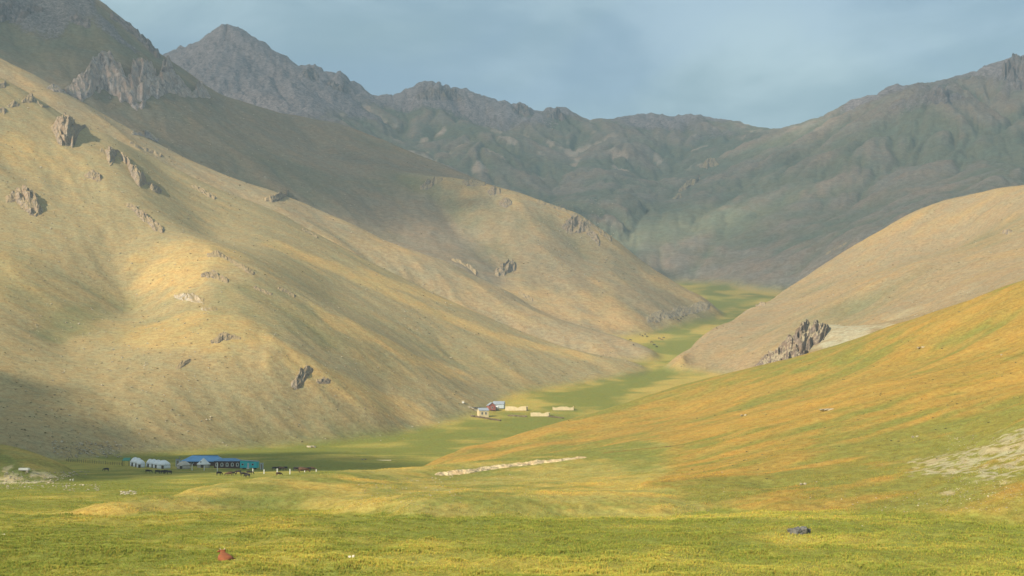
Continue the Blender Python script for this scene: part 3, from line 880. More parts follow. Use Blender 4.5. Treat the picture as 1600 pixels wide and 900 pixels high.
M_HIDE_B = plain_material('dark_hide', lin(40, 34, 30), 0.8, 0.2, 1.5)
M_HIDE_M = plain_material('brown_hide', lin(84, 60, 42), 0.8, 0.2, 1.5)
M_HORN = plain_material('horn', lin(200, 186, 156), 0.6, 0.1, 3.0)

# ------------------------------------------------------------------ rocks
def rock_templates(n=14):
    out = []
    rr = random.Random(11)
    for _ in range(n):
        bm = bmesh.new()
        for _k in range(16):
            p = Vector((rr.uniform(-1, 1), rr.uniform(-1, 1), rr.uniform(-1, 1)))
            p = p / max(abs(p.x), abs(p.y), abs(p.z)) * rr.uniform(0.75, 1.0)
            bm.verts.new(p * 0.5)
        r = bmesh.ops.convex_hull(bm, input=bm.verts)
        bmesh.ops.delete(bm, geom=list({g for g in list(r['geom_interior']) + list(r['geom_unused']) if isinstance(g, bmesh.types.BMVert)}), context='VERTS')
        bmesh.ops.triangulate(bm, faces=bm.faces)
        bm.verts.index_update()
        out.append((np.array([v.co[:] for v in bm.verts], np.float32), np.array([[v.index for v in f.verts] for f in bm.faces], np.int32)))
        bm.free()
    return out
ROCKS = rock_templates()
def rotm(ax, ay, az):
    return np.array(Matrix.Rotation(az, 3, 'Z') @ Matrix.Rotation(ay, 3, 'Y') @ Matrix.Rotation(ax, 3, 'X'), np.float32)
class Rocks:
    def __init__(s): s.v, s.f, s.n = [], [], 0
    def put(s, pos, size, rot=None):
        v, f = ROCKS[int(rng.integers(len(ROCKS)))]
        if rot is None: rot = rotm(*(rng.uniform(-0.5, 0.5, 2)), rng.uniform(0, 6.28))
        w = (v * np.array(size, np.float32)) @ rot.T + np.array(pos, np.float32)
        s.v.append(w); s.f.append(f + s.n); s.n += len(w)
    def build(s, name, mat, label=None, cat=None, group=None, kind=None):
        ctr = np.concatenate(s.v)
        org = np.array([ctr[:, 0].mean(), ctr[:, 1].mean(), ctr[:, 2].min()], np.float32)
        me = fast_mesh(name, ctr - org, np.concatenate(s.f), False)
        me.materials.append(mat)
        o = link(bpy.data.objects.new(name, me))
        o.location = [float(x) for x in org]
        return tag(o, label, cat, group, kind)
def crag(outline, label, mat=None, block=9.0, tall=1.5, lean=0.0, dmin=60.0, group='rock outcrops on the slopes', name='rock_outcrop', fill=1.0, depth_rows=2, cat='rock', proud=0.24, rough=2.4, hcap=0.38):
    """a rock mass that breaks out of the slope: outline = (px, py of its top, py of its foot); jagged, cracked, sunk at its rim"""
    mat = mat or M_ROCK
    xs = np.array([o[0] for o in outline], float)
    tops = np.array([o[1] for o in outline], float); bots = np.array([o[2] for o in outline], float)
    pad = block * 0.7
    cols = np.arange(xs[0] - pad, xs[-1] + pad + 0.01, 1.0 if xs[-1] - xs[0] > 90 else 0.7)
    hmax = (bots - tops).max()
    rows = int(min(46, max(14, hmax * 0.8)))
    seed = int(rng.integers(1, 9999))
    P = np.zeros((rows, len(cols), 3)); 
    for c, px in enumerate(cols):
        top, bot = np.interp(px, xs, tops), np.interp(px, xs, bots)
        edge = np.clip(min(px - cols[0], cols[-1] - px) / pad, 0, 1)
        foot = hit(px, bot + 0.1 * block, dmin)
        sc = foot.y / F
        hpx = (bot - top)
        bk = hit(px, top, dmin).y
        Dn = foot.y - 0.25 * hpx * sc
        Df = min(bk, foot.y + 2.6 * hpx * sc + 2 * block * sc) + 0.6 * block * sc
        a, t_top = ray(px, top)
        for r in range(rows):
            q = r / (rows - 1)
            Dq = Dn + (Df - Dn) * q
            P[r, c] = (a * Dq, Dq, ground(a * Dq, Dq))
        # how far the top has to stand out of the slope to show where the photo shows it
        Dp = Dn + (Df - Dn) * 0.62
        need = t_top * Dp - ground(a * Dp, Dp)
        H = float(np.clip(need, min(proud * 0.6, hcap) * hpx * sc, hpx * sc * hcap)) * edge
        q = np.linspace(0, 1, rows)
        qn = np.clip(q + 0.30 * (vnoise(np.full(rows, px / block * 1.3), q * hpx / block * 1.1, seed + 40) - 0.5) * (q > 0.02) * (q < 0.98), 0, 1)
        q_raw, q = q, qn
        prof = np.minimum(sstep(0.0, 0.30, q) * 0.55 + sstep(0.28, 0.62, q) * 0.45, sstep(1.0, 0.72, q))
        q = q_raw
        prof[0] = prof[-1] = 0
        u = px / block; w = q * hpx / block
        crk = ridged(np.full(rows, u * (0.9 if tall > 2 else 0.6)) + 0.4 * w, w * (0.45 if tall > 2 else 0.75), 4, seed)
        blk = vnoise(np.full(rows, u * 1.1 + 0.3 * np.sin(w * 2)), w * 1.2 + u * 0.35, seed + 3)
        stp = np.floor(blk * 4) / 4 * 0.7 + blk * 0.3
        gap = sstep(0.15, 0.55, vnoise(np.full(rows, u * 0.6), w * 0.7, seed + 9) + (fill - 0.62))
        fin = vnoise(np.full(rows, u * 3.1), w * 2.6 + u, seed + 21)
        jag = (0.35 + 0.6 * stp + 0.35 * crk + 0.35 * fin)
        kj = min(1.0, rough * block / max(hpx, 1))
        jag = 1 + (jag - 1.0) * kj
        P[:, c, 2] += H * prof * jag * (0.25 + 0.75 * gap) - H * 0.16 * (1 - gap) - 0.10 * H * (1 - prof) - 0.12 * block * sc * (1 - edge) - 0.08 * block * sc * (prof < 0.05)
        P[:, c, 1] -= H * 0.20 * (stp - 0.4) * prof * gap * tall
        P[:, c, 0] += sc * block * 0.22 * (vnoise(np.full(rows, u * 2.3), w * 2.0, seed + 5) - 0.5) * prof
    nC = len(cols)
    a_, b_ = np.meshgrid(np.arange(rows - 1), np.arange(nC - 1), indexing='ij')
    q0 = a_ * nC + b_
    f1 = np.stack([q0, q0 + 1, q0 + nC + 1], -1).reshape(-1, 3); f2 = np.stack([q0, q0 + nC + 1, q0 + nC], -1).reshape(-1, 3)
    verts = P.reshape(-1, 3)
    org = np.array([verts[:, 0].mean(), verts[:, 1].mean(), verts[:, 2].min()])
    me = fast_mesh(name, verts - org, np.concatenate([f1, f2]), False)
    me.materials.append(mat)
    o = link(bpy.data.objects.new(name, me))
    o.location = [float(x) for x in org]
    return tag(o, label, cat, group)

def build_rocks():
    g = 'rock outcrops on the slopes'
    crag([(100, 138, 142), (115, 128, 150), (128, 118, 158), (140, 105, 152), (152, 94, 144), (164, 84, 143), (172, 88, 148), (180, 102, 152), (188, 108, 157), (196, 122, 160), (203, 124, 163),
          (208, 108, 165), (216, 97, 167), (224, 93, 168), (231, 103, 162), (238, 106, 156), (246, 122, 153), (251, 120, 152), (256, 98, 151), (262, 93, 150), (269, 103, 148), (278, 122, 150), (288, 130, 152),
          (299, 144, 154), (304, 142, 153), (309, 127, 153), (314, 125, 153), (322, 138, 154), (328, 150, 154)],
         'large grey cliff with three jagged towers below the steep mountain', M_CLIFF, block=7.5, tall=2.2, dmin=1650, group=None, name='rock_cliff', depth_rows=3, cat='cliff', rough=2.2, hcap=1.25)
    crag([(74, 134, 139), (84, 130, 142), (94, 132, 145), (102, 137, 146)], 'low dark rocks at the left foot of the grey cliff', M_CLIFF, 5, 1.2, dmin=1500)
    crag([(1182, 568, 575), (1192, 558, 576), (1204, 548, 575), (1218, 542, 572), (1232, 527, 568), (1242, 524, 566), (1250, 510, 562), (1256, 503, 556), (1262, 502, 548), (1268, 510, 544), (1273, 501, 540),
          (1280, 506, 536), (1288, 507, 528), (1294, 507, 518)], 'dark jagged crag on the pale knoll behind the golden hill', M_ROCKD, block=5.5, tall=1.4, dmin=760, group=None, name='rock_crag', fill=0.92, depth_rows=3, cat='crag', rough=1.7, hcap=0.95)
    crag([(83, 196, 205), (90, 188, 222), (98, 182, 228), (106, 181, 232), (114, 188, 234), (124, 192, 206), (134, 194, 199), (141, 200, 203)], 'tall craggy outcrop near the top of the sunlit slope', block=6, tall=1.3, fill=0.85, hcap=0.55)
    crag([(160, 229, 240), (172, 229, 258), (186, 232, 250), (198, 240, 262), (206, 250, 284), (222, 258, 296), (238, 272, 300), (250, 290, 303)], 'broad broken outcrop that casts a long shadow down the slope', block=6.5, tall=1.2, fill=0.5)
    crag([(134, 272, 277), (145, 267, 282), (157, 273, 283)], 'small rock left of the broad broken outcrop', block=5.5, tall=1.1)
    crag([(12, 306, 316), (24, 297, 318), (36, 290, 326), (48, 296, 336), (58, 308, 340), (64, 322, 338)], 'dark craggy outcrop at the left edge of the sunlit slope', block=6.5, tall=1.2, fill=0.7)
    crag([(200, 318, 324), (214, 324, 336), (228, 334, 348), (242, 340, 360), (254, 350, 363)], 'slanting line of rocks below the broad outcrop', block=5.5, tall=1.1, fill=0.8)
    crag([(326, 396, 402), (340, 391, 401), (352, 397, 405), (368, 407, 414), (384, 416, 424), (396, 424, 430)], 'ragged rock rib at the head of the central spur', block=5, tall=1.1, fill=0.85)
    crag([(316, 428, 434), (330, 422, 434), (344, 430, 440), (356, 434, 442)], 'scattered rocks just under the ragged rib', block=4.5, tall=1.0, fill=0.7)
    crag([(398, 447, 452), (412, 452, 457), (424, 458, 462)], 'thin row of rocks between the ragged rib and the spur end', block=3.5, tall=1.0, fill=0.7)
    crag([(436, 449, 453), (448, 453, 458), (460, 461, 466)], 'short rock row farthest down the central spur', block=4, tall=1.0)
    crag([(274, 461, 466), (288, 457, 469), (300, 459, 471), (312, 464, 473), (318, 467, 472)], 'pale rock group in the middle of the sunlit slope', M_ROCKP, block=5, tall=1.0)
    crag([(316, 481, 485), (328, 480, 486), (338, 482, 485)], 'flat pale rocks below the pale rock group', M_ROCKP, block=4, tall=0.8)
    crag([(332, 532, 537), (342, 523, 535), (354, 520, 531), (366, 524, 530), (376, 527, 530)], 'dark humped outcrop on the lower sunlit slope', block=5, tall=1.0)
    crag([(275, 574, 577), (283, 566, 575), (291, 561, 570), (297, 561, 566)], 'small leaning rock left of the dark humped outcrop', block=4.5, tall=1.0)
    crag([(458, 594, 606), (465, 586, 607), (472, 578, 602), (479, 572, 592), (486, 574, 584)], 'tall leaning rock fin above the green valley edge', block=5.5, tall=1.4)
    crag([(496, 593, 599), (505, 590, 599), (515, 594, 599)], 'low rock beside the tall leaning fin', block=4.5, tall=1.0)
    crag([(36, 156, 161), (44, 148, 161), (50, 143, 160), (57, 153, 160), (66, 164, 168), (75, 165, 168)], 'pointed rock on the skyline of the sunlit slope', block=5, tall=1.3)
    crag([(0, 130, 138), (8, 128, 137)], 'dark rock cut by the left edge below the ridge', block=5, tall=1.2)
    crag([(14, 164, 168), (22, 158, 167), (28, 162, 167)], 'blocky rock left of and below the pointed rock', block=5, tall=1.2)
    crag([(0, 168, 176), (8, 170, 178)], 'pale rock at the left edge under the blocky rock', block=4.5, tall=1.0)
    crag([(302, 288, 294), (314, 291, 300), (326, 297, 308), (336, 306, 312)], 'rocks right of the broad outcrop at the shadow streak', block=5, tall=1.1, fill=0.8)
    crag([(204, 222, 227), (222, 228, 233), (238, 234, 240), (252, 240, 246)], 'row of small rocks along the crest above the broad outcrop', block=4.5, tall=1.0, fill=0.6)
    crag([(416, 308, 314), (426, 300, 316), (438, 293, 312), (448, 296, 306)], 'rock knob on the ridge behind the sunlit slope', block=6, tall=1.2)
    crag([(474, 355, 360), (486, 360, 366), (496, 367, 372)], 'small rocks on the skyline of the central spur', block=4, tall=1.0)
    crag([(208, 204, 210), (222, 200, 212), (236, 208, 216), (246, 214, 222)], 'blue grey rock patch on the dim slope under the cliff', M_CLIFF, block=5, tall=1.0)
    for o_, l_ in (([(658, 290, 296), (668, 281, 296), (680, 278, 288), (690, 277, 282)], 'leaning pale rock at the crest of the brown spur'),
                   ([(724, 283, 290), (736, 277, 291), (748, 280, 291), (758, 284, 290)], 'blocky rock on the crest of the brown spur'),
                   ([(764, 296, 304), (772, 290, 305), (780, 294, 304)], 'upper of two rocks below the spur crest'),
                   ([(782, 314, 322), (790, 308, 324), (798, 313, 322)], 'lower of two rocks below the spur crest'),
                   ([(880, 350, 358), (890, 343, 364), (902, 340, 362), (914, 348, 362), (926, 362, 374), (936, 374, 384)], 'stony face near the top right of the brown spur'),
                   ([(776, 420, 432), (786, 408, 432), (796, 406, 428), (804, 412, 424)], 'lone rock in the hollow of the brown spur'),
                   ([(812, 455, 460), (822, 460, 466), (832, 466, 472)], 'thin rock row on the ridge end before the brown spur'),
                   ([(708, 403, 408), (722, 408, 413), (736, 414, 422), (744, 424, 430)], 'rock rib on the ridge before the brown spur'),
                   ([(840, 312, 317), (860, 318, 323), (880, 325, 331), (905, 337, 343), (930, 352, 358), (955, 371, 377)], 'line of small rocks along the falling crest of the brown spur'),
                   ([(1012, 494, 504), (1024, 487, 503), (1042, 482, 498), (1062, 478, 493), (1082, 474, 489), (1098, 470, 486), (1108, 474, 484)], 'grey bluff at the foot of the brown spur above the valley')):
        crag(o_, l_, M_BLUFF if 'bluff' in l_ else M_ROCK, block=4.2, tall=1.1, dmin=1300, fill=1.0 if 'bluff' in l_ else 0.75, rough=1.0 if 'bluff' in l_ else 2.4, hcap=0.16 if 'bluff' in l_ else 0.38)
    for o_, l_ in (([(1182, 472, 478), (1188, 466, 478), (1195, 470, 477)], 'small rock on the left edge of the tan hill'),
                   ([(1160, 486, 490), (1170, 480, 485), (1178, 476, 481)], 'pale stones along the lower edge of the tan hill'),
                   ([(1568, 356, 366), (1575, 352, 366), (1581, 357, 363)], 'dark rock near the top of the tan hill'),
                   ([(1290, 396, 399), (1305, 388, 391), (1322, 379, 382)], 'row of dark bushy rocks along the skyline of the tan hill'),
                   ([(1095, 252, 262), (1105, 240, 262), (1116, 244, 260), (1122, 252, 258)], 'upper grey rock on the distant range'),
                   ([(1062, 290, 300), (1074, 276, 294), (1086, 274, 288), (1092, 270, 280)], 'lower grey rock on the distant range'),
                   ([(1052, 306, 311), (1058, 297, 310), (1064, 300, 309)], 'lowest grey rock on the distant range'),
                   ([(692, 146, 152), (697, 134, 152), (703, 142, 150)], 'pointed rock on the skyline of the distant range')):
        crag(o_, l_, M_ROCK, block=3.6, tall=1.3, dmin=1150, fill=0.85)
    for o_, l_ in (([(176, 18, 30), (190, 28, 40), (205, 39, 54), (220, 50, 66), (235, 64, 82), (248, 77, 92)], 'dark rocks along the falling skyline of the steep mountain'),
                   ([(-10, 12, 32), (6, 6, 34), (20, 4, 32), (36, 10, 30), (52, 8, 20), (66, 12, 18)], 'dark rock band high on the steep mountain at the left edge'),
                   ([(112, 22, 34), (126, 26, 38), (138, 32, 44)], 'small rock band in the middle of the steep mountain'),
                   ([(476, 108, 122), (488, 102, 124), (497, 111, 124)], 'rock tooth on the skyline right of the pointed peak'),
                   ([(516, 125, 138), (531, 118, 140), (546, 131, 146)], 'blunt rock tower on the skyline right of the rock tooth'),
                   ([(652, 147, 156), (668, 140, 156), (682, 139, 156), (708, 141, 156), (722, 148, 158)], 'broken rocks on the highest part of the distant range'),
                   ([(804, 168, 178), (814, 163, 178), (826, 171, 182)], 'small rock crest in the middle of the distant range'),
                   ([(858, 176, 186), (869, 170, 186), (880, 176, 188)], 'small rock dome in the middle of the distant range'),
                   ([(1452, 146, 160), (1466, 136, 162), (1480, 140, 160)], 'rocky knob below the skyline of the distant mountain'),
                   ([(1570, 102, 130), (1586, 90, 140), (1600, 96, 140), (1612, 98, 140)], 'rocky summit of the distant mountain at the right edge')):
        crag(o_, l_, M_DIMROCK, block=6, tall=1.3, dmin=1700, fill=0.8, hcap=0.6)
    # the dark boulder and pale stones of the near meadow
    def boulder(px, py, w, h, mat, label, grp=None, n=5, name='boulder'):
        p = hit(px, py); sc = p.y / F
        R_ = Rocks()
        for k in range(n):
            dx = (k / max(n - 1, 1) - 0.5) * w * sc * 0.7 if n > 1 else 0
            hh = h * sc * (1.0 - 0.35 * abs(k - n * 0.6) / n)
            R_.put((p.x + dx, p.y + rng.uniform(-.15, .15) * w * sc, p.z + hh * 0.22), (w * sc * 0.52, w * sc * 0.55, hh * 1.15), rotm(rng.uniform(-.2, .2), rng.uniform(-.2, .2), rng.uniform(0, 6)))
        return R_.build(name, mat, label, 'rock', grp)
    boulder(1248, 833, 30, 13, M_BASALT, 'dark grey boulder lying in the near meadow on the right', n=8)
    boulder(549, 872, 8, 6, M_STONE, 'white stone in the near grass right of the lying cow', n=2, name='stone')
    boulder(494, 876, 6, 2.5, M_STONE, 'small flat white stone between the cow and the white stone', n=2, name='stone')
    boulder(5, 837, 5, 4, M_STONE, 'small white stone at the left edge of the near meadow', n=2, name='stone')
    boulder(1294, 641, 20, 4, M_GRAVEL, 'flat pale slab on the golden hill', n=4, name='stone')
    boulder(1255, 758, 9, 5, M_GRAVEL, 'pale stone low on the golden hill above the dark boulder', n=2, name='stone')
    boulder(1276, 754, 5, 4, M_GRAVEL, 'small pale stone right of the pale stone on the golden hill', n=1, name='stone')
    boulder(1430, 683, 9, 3, M_GRAVEL, 'pair of pale stones halfway up the golden hill', n=2, name='stone')
    boulder(1440, 544, 12, 3.5, M_GRAVEL, 'pale stone high on the golden hill', n=2, name='stone')
    boulder(1162, 650, 8, 3.5, M_GRAVEL, 'pale stone left of the flat slab on the golden hill', n=2, name='stone')
    boulder(1565, 555, 6, 3, M_GRAVEL, 'tiny pale stone at the far right of the golden hill', n=1, name='stone')
    boulder(487, 699, 12, 4, M_GRAVEL, 'low brown mound at the foot of the sunlit slope', n=3, name='mound')
    boulder(112, 751, 6, 4, M_STONE, 'pale stone right of the stone heap', n=2, name='stone')
    # uncountable loose stones
    R_ = Rocks()
    def scatter(px0, px1, py0, py1, n, s0, s1, dmin=60, squash=0.6):
        for _ in range(n):
            p = hit(rng.uniform(px0, px1), rng.uniform(py0, py1), dmin)
            k = rng.uniform(s0, s1) * p.y / F * rng.uniform(0.5, 1.0)
            R_.put((p.x, p.y, p.z + k * 0.1), (k * 1.2, k * 1.2, k * squash))
    scatter(0, 110, 738, 764, 260, 1.0, 4.2)
    scatter(100, 155, 756, 768, 60, 1.5, 4)
    scatter(95, 140, 737, 744, 26, 2, 4)
    scatter(188, 214, 768, 773, 60, 2, 5)
    scatter(1470, 1600, 760, 800, 150, 0.8, 2.8)
    scatter(1480, 1600, 680, 775, 320, 0.8, 2.6)
    scatter(1300, 1480, 770, 806, 60, 1, 3)
    scatter(560, 720, 745, 790, 160, 0.8, 2.6)
    scatter(700, 1400, 700, 830, 90, 0.8, 2.4)
    R_.build('loose_stones', M_GRAVEL, 'pale loose stones strewn over the meadow and scree', kind='stuff')
    R_ = Rocks()
    scatter(40, 330, 480, 700, 330, 1.0, 4.0, 300)
    scatter(330, 660, 470, 690, 150, 0.8, 2.6, 300)
    scatter(80, 190, 690, 715, 240, 1.5, 5, 450)
    scatter(0, 300, 150, 480, 260, 1.0, 3.5, 300)
    scatter(240, 560, 150, 330, 160, 1.0, 3.0, 1000)
    scatter(840, 960, 310, 440, 200, 1.0, 3.0, 1300)
    R_.build('loose_stones', M_GRAVEL, 'small rocks strewn over the mountain slopes', kind='stuff')
build_rocks()

# pale earth bank that the stream has cut below the crest of the rise
def build_bank():
    crag([(682, 738, 742), (700, 733, 743), (720, 730, 741), (745, 727, 737), (770, 723, 733), (800, 720, 729), (830, 717.5, 726), (855, 715.5, 723), (885, 713, 719), (915, 711.5, 715)],
         'pale crumbling earth bank cut below the crest of the grassy rise', M_BANK, block=5.5, tall=1.0, dmin=230, group=None, name='earth_bank', fill=1.05, cat='bank', proud=0.5, rough=0.75)
    crag([(940, 706, 708.5), (980, 702, 704.5), (1020, 698, 700.5), (1070, 693, 695.5)], 'thin dark turf edge right of the pale earth bank', M_TURFCUT, block=3, tall=1.0, dmin=230, group=None, name='turf_edge', fill=0.7, cat='bank')
build_bank()

# cushions of thorny scrub and loose stones that stipple the grass slopes
def speckle(name, labels, N, s0, s1, mat, label, seed, flat=0.6, dens=None):
    r_ = np.random.default_rng(seed)
    d = np.exp(r_.uniform(math.log(200), math.log(2600), N * 3)); a = r_.uniform(-0.42, 0.42, N * 3)
    fi = np.interp(np.log(d), VROW, np.arange(len(VROW))); fj = np.interp(a, ACOL, np.arange(len(ACOL)))
    i0, j0 = fi.astype(int), fj.astype(int); u, w = fi - i0, fj - j0
    x, y = a * d, d
    ok = np.isin(LAB[i0, j0], labels) & (r_.random(N * 3) < np.clip(0.45 + 1.6 * fbm(x / 60, y / 60, 4, seed), 0.04, 1))
    k = np.where(ok)[0][:N]
    i0, j0, u, w, x, y, d = i0[k], j0[k], u[k], w[k], x[k], y[k], d[k]
    z = (Z[i0, j0] * (1 - w) + Z[i0, j0 + 1] * w) * (1 - u) + (Z[i0 + 1, j0] * (1 - w) + Z[i0 + 1, j0 + 1] * w) * u
    sz = (s0 + (s1 - s0) * r_.random(len(k)) ** 3) * (0.35 + d / 1300)
    V_, F_, n = [], [], 0
    for t in range(4):
        sel = np.arange(len(k)) % 4 == t
        v, f = ROCKS[t]
        ang = r_.uniform(0, 6.28, sel.sum()); c_, s_ = np.cos(ang), np.sin(ang)
        vx = v[None, :, 0] * c_[:, None] - v[None, :, 1] * s_[:, None]; vy = v[None, :, 0] * s_[:, None] + v[None, :, 1] * c_[:, None]
        q = np.stack([vx * sz[sel][:, None] + x[sel][:, None], vy * sz[sel][:, None] + y[sel][:, None], v[None, :, 2] * (sz[sel] * flat)[:, None] + (z[sel] + sz[sel] * flat * 0.2)[:, None]], -1)
        m_ = len(q)
        V_.append(q.reshape(-1, 3)); F_.append((f[None] + (np.arange(m_) * len(v))[:, None, None] + n).reshape(-1, 3)); n += m_ * len(v)
    me = fast_mesh(name, np.concatenate(V_), np.concatenate(F_), False)
    me.materials.append(mat)
    tag(link(bpy.data.objects.new(name, me)), label, kind='stuff')
M_SCRUB = plain_material('dry_scrub', lin(122, 110, 74), 0.95, 0.3, 0.3)
M_SCRUBD = plain_material('dark_scrub', lin(96, 92, 60), 0.95, 0.3, 0.3)
speckle('scrub', (LEFT, BAND, SPUR, TAN, DARK, KNOLL), 9000, 0.4, 1.5, M_SCRUB, 'low dry scrub dotted over the mountain slopes', 21, 0.45)
speckle('scrub', (GOLD,), 3000, 0.3, 1.1, M_SCRUBD, 'low dark scrub dotted over the golden hill', 22, 0.4)
speckle('loose_stones', (LEFT, BAND, SPUR, TAN, KNOLL), 3500, 0.35, 1.5, M_GRAVEL, 'pale loose stones dotted over the mountain slopes', 23, 0.5)
# ------------------------------------------------------------------ the camp
def yurt(px, base, wpx, hpx, label, felt=M_FELT, D=None, dmin=420, dirt=False):
    p = at(px, base, dmin, D); sc = p.y / F
    r, h = wpx * sc / 2, hpx * sc
    t = root('yurt', (p.x, p.y, p.z - 0.05), rng.uniform(-0.3, 0.3), label, 'yurt', 'yurts of the camp')
    wall = MB().lathe([(r * 0.97, 0), (r, h * 0.12), (r, h * 0.46)], 24).build('wall', felt, t, True)
    MB().lathe([(r * 1.015, h * 0.40), (r * 1.015, h * 0.44)], 24).build('rope_band', M_WOOD if felt is M_FELTG else M_PALEB, wall)
    roof = MB().lathe([(r * 1.04, h * 0.44), (r * 1.02, h * 0.50), (r * 0.82, h * 0.68), (r * 0.55, h * 0.85), (r * 0.30, h * 0.95), (r * 0.22, h * 0.965)], 24).build('roof', felt, t, True)
    for k in range(8):
        a = math.pi * 2 * (k + 0.5) / 8
        MB().bar((r * 1.03 * math.cos(a), r * 1.03 * math.sin(a), h * 0.50), (r * 0.24 * math.cos(a), r * 0.24 * math.sin(a), h * 0.985), 0.03, 4).build('rope', M_WOOD, roof)
    MB().lathe([(r * 0.24, h * 0.95), (r * 0.24, h * 0.985), (r * 0.12, h * 1.0)], 14).build('crown_cap', M_FELTG if felt is M_FELT else M_WOOD, t, True)
    d = MB().box(-0.45, 0.45, -r * 1.06, -r * 0.9, 0.0, h * 0.43).build('door', M_DARKW, t)
    MB().box(-0.52, 0.52, -r * 1.075, -r * 1.062, h * 0.40, h * 0.46).build('door_head', M_WHITE, d)
    return t
def build_camp():
    yurt(211, 728, 15, 14, 'white yurt at the back left of the yurt row')
    yurt(215.5, 729, 15, 14, 'second white yurt of the left yurt cluster')
    yurt(220, 730.3, 13, 12.5, 'front white yurt of the left yurt cluster')
    yurt(234.5, 729.6, 12, 13, 'rearmost white yurt of the middle yurt cluster')
    yurt(240, 730.4, 14, 13.5, 'second white yurt of the middle yurt cluster')
    yurt(247, 731, 16, 13, 'third white yurt of the middle yurt cluster')
    yurt(255.5, 732, 21, 13.5, 'broad white yurt at the right front of the yurt row')
    yurt(287, 732.4, 21, 12.4, 'grey felt yurt with a dark door before the blue roof', M_FELTG)
    # white pavilion with a pointed roof
    p = at(318, 730.5, 420); sc = p.y / F
    t = root('pavilion', (p.x, p.y, p.z), 0, 'white pavilion tent with a pointed roof in front of the blue roofed hall', 'tent')
    r = 10.2 * sc
    MB().lathe([(r * .95, 0), (r * .95, 5.5 * sc)], 8, math.pi / 8).build('wall', M_FELTG, t)
    rf = MB().lathe([(r * 1.08, 5.0 * sc), (r * 1.0, 5.9 * sc), (r * 0.5, 10.2 * sc), (r * 0.06, 14.6 * sc)], 8, math.pi / 8).build('roof', M_WHITE, t)
    MB().box(-r * .35, -r * .2, -r * .72, -r * .60, 8.0 * sc, 9.8 * sc).build('vent', M_GLASS, rf)
    MB().box(-0.5, 0.5, -r * .93, -r * .87, 0, 4.6 * sc).build('door', M_DARKW, t)
    # hall with the blue hipped roof
    p = at(317, 727.0, 420); sc = p.y / F
    t = root('hall', (p.x, p.y, p.z - 0.1), 0, 'long hall with a light blue hipped sheet roof', 'building')
    w, d, hw, hr = 29.5 * sc, 4.5, 7.6 * sc, 15.6 * sc
    MB().box(-w, w, -d, d, 0, hw).build('wall', M_BROWN, t)
    e = 0.5
    v = [(-w - e, -d - e, hw - .05), (w + e, -d - e, hw - .05), (w + e, d + e, hw - .05), (-w - e, d + e, hw - .05), (-w + 13 * sc, 0, hr), (w - 6 * sc, 0, hr * .95)]
    v += [(x, y, z - 0.16) for x, y, z in v[:4]]
    roof = MB().add(v, [(0, 1, 5, 4), (1, 2, 5), (2, 3, 4, 5), (3, 0, 4), (0, 6, 7, 1), (1, 7, 8, 2), (2, 8, 9, 3), (3, 9, 6, 0), (9, 8, 7, 6)]).build('roof', M_BLUE, t)
    MB().box(-w + 13 * sc, w - 6 * sc, -.12, .12, hr * .95, hr + .1).build('ridge_cap', M_BLUED, roof)
    for k in range(4):
        x = -w + 4 * sc + k * 4.6 * sc
        wd = MB().box(x - .4, x + .4, -d - .06, -d - .003, .9, 2.0).build('window', M_WHITE, t)
        MB().box(x - .3, x + .3, -d - .085, -d - .062, 1.0, 1.9).build('pane', M_GLASS, wd)
    # dark wing with five arched dormers
    p = at(357, 731.2, 420); sc = p.y / F
    t = root('lodge', (p.x, p.y, p.z - 0.05), 0.0, 'dark brown lodge with a row of five white arched windows', 'building')
    w, d, hw, hr = 20.5 * sc, 2.6, 11.2 * sc, 15.4 * sc
    MB().box(-w, w, -d, d, 0, hw).build('wall', M_BROWN, t)
    v = [(-w - .3, -d - .4, hw), (w + .3, -d - .4, hw), (w + .3, d + .4, hw), (-w - .3, d + .4, hw), (-w * .55, 0, hr), (w * .5, 0, hr)]
    MB().add(v, [(0, 1, 5, 4), (1, 2, 5), (2, 3, 4, 5), (3, 0, 4), (3, 2, 1, 0)]).build('roof', M_BLUED, t)
    for k in range(5):
        x = (-16 + 8.0 * k) * sc
        aw, ah, zb = 2.0 * sc, 5.6 * sc, 3.2 * sc
        def arch(wd, hh, y0, y1, z0):
            pts = [(-wd, 0), (wd, 0)] + [(wd * math.cos(q), hh - wd + wd * math.sin(q)) for q in np.linspace(0, math.pi, 9)]
            n = len(pts)
            vv = [(x + a_, y0, z0 + b_) for a_, b_ in pts] + [(x + a_, y1, z0 + b_) for a_, b_ in pts]
            return MB().add(vv, [tuple(range(n)), tuple(range(2 * n - 1, n - 1, -1))] + [(i, n + i, n + (i + 1) % n, (i + 1) % n) for i in range(n)])
        fr = arch(aw, ah, -d - .22, -d - .004, zb).build('window', M_WHITE, t)
        arch(aw * .55, ah * .7, -d - .26, -d - .222, zb + .25).build('pane', M_GLASS, fr)
    # turquoise trailer
    p = at(390, 733, 420); sc = p.y / F
    t = root('trailer', (p.x, p.y, p.z), -0.12, 'turquoise trailer wagon right of the dark lodge', 'trailer')
    w = 14 * sc
    v = [(-w, -1.2, .55), (w, -1.2, .55), (w, 1.2, .55), (-w, 1.2, .55), (-w, -1.2, 13.4 * sc), (w, -1.2, 11.8 * sc), (w, 1.2, 11.8 * sc), (-w, 1.2, 13.4 * sc)]
    MB().add(v, [(0, 3, 2, 1), (4, 5, 6, 7), (0, 1, 5, 4), (1, 2, 6, 5), (2, 3, 7, 6), (3, 0, 4, 7)]).build('body', M_TURQ, t)
    v = [(-w - .1, -1.35, 13.4 * sc + .02), (w + .1, -1.35, 11.8 * sc + .02), (w + .1, 1.35, 11.8 * sc + .02), (-w - .1, 1.35, 13.4 * sc + .02)]
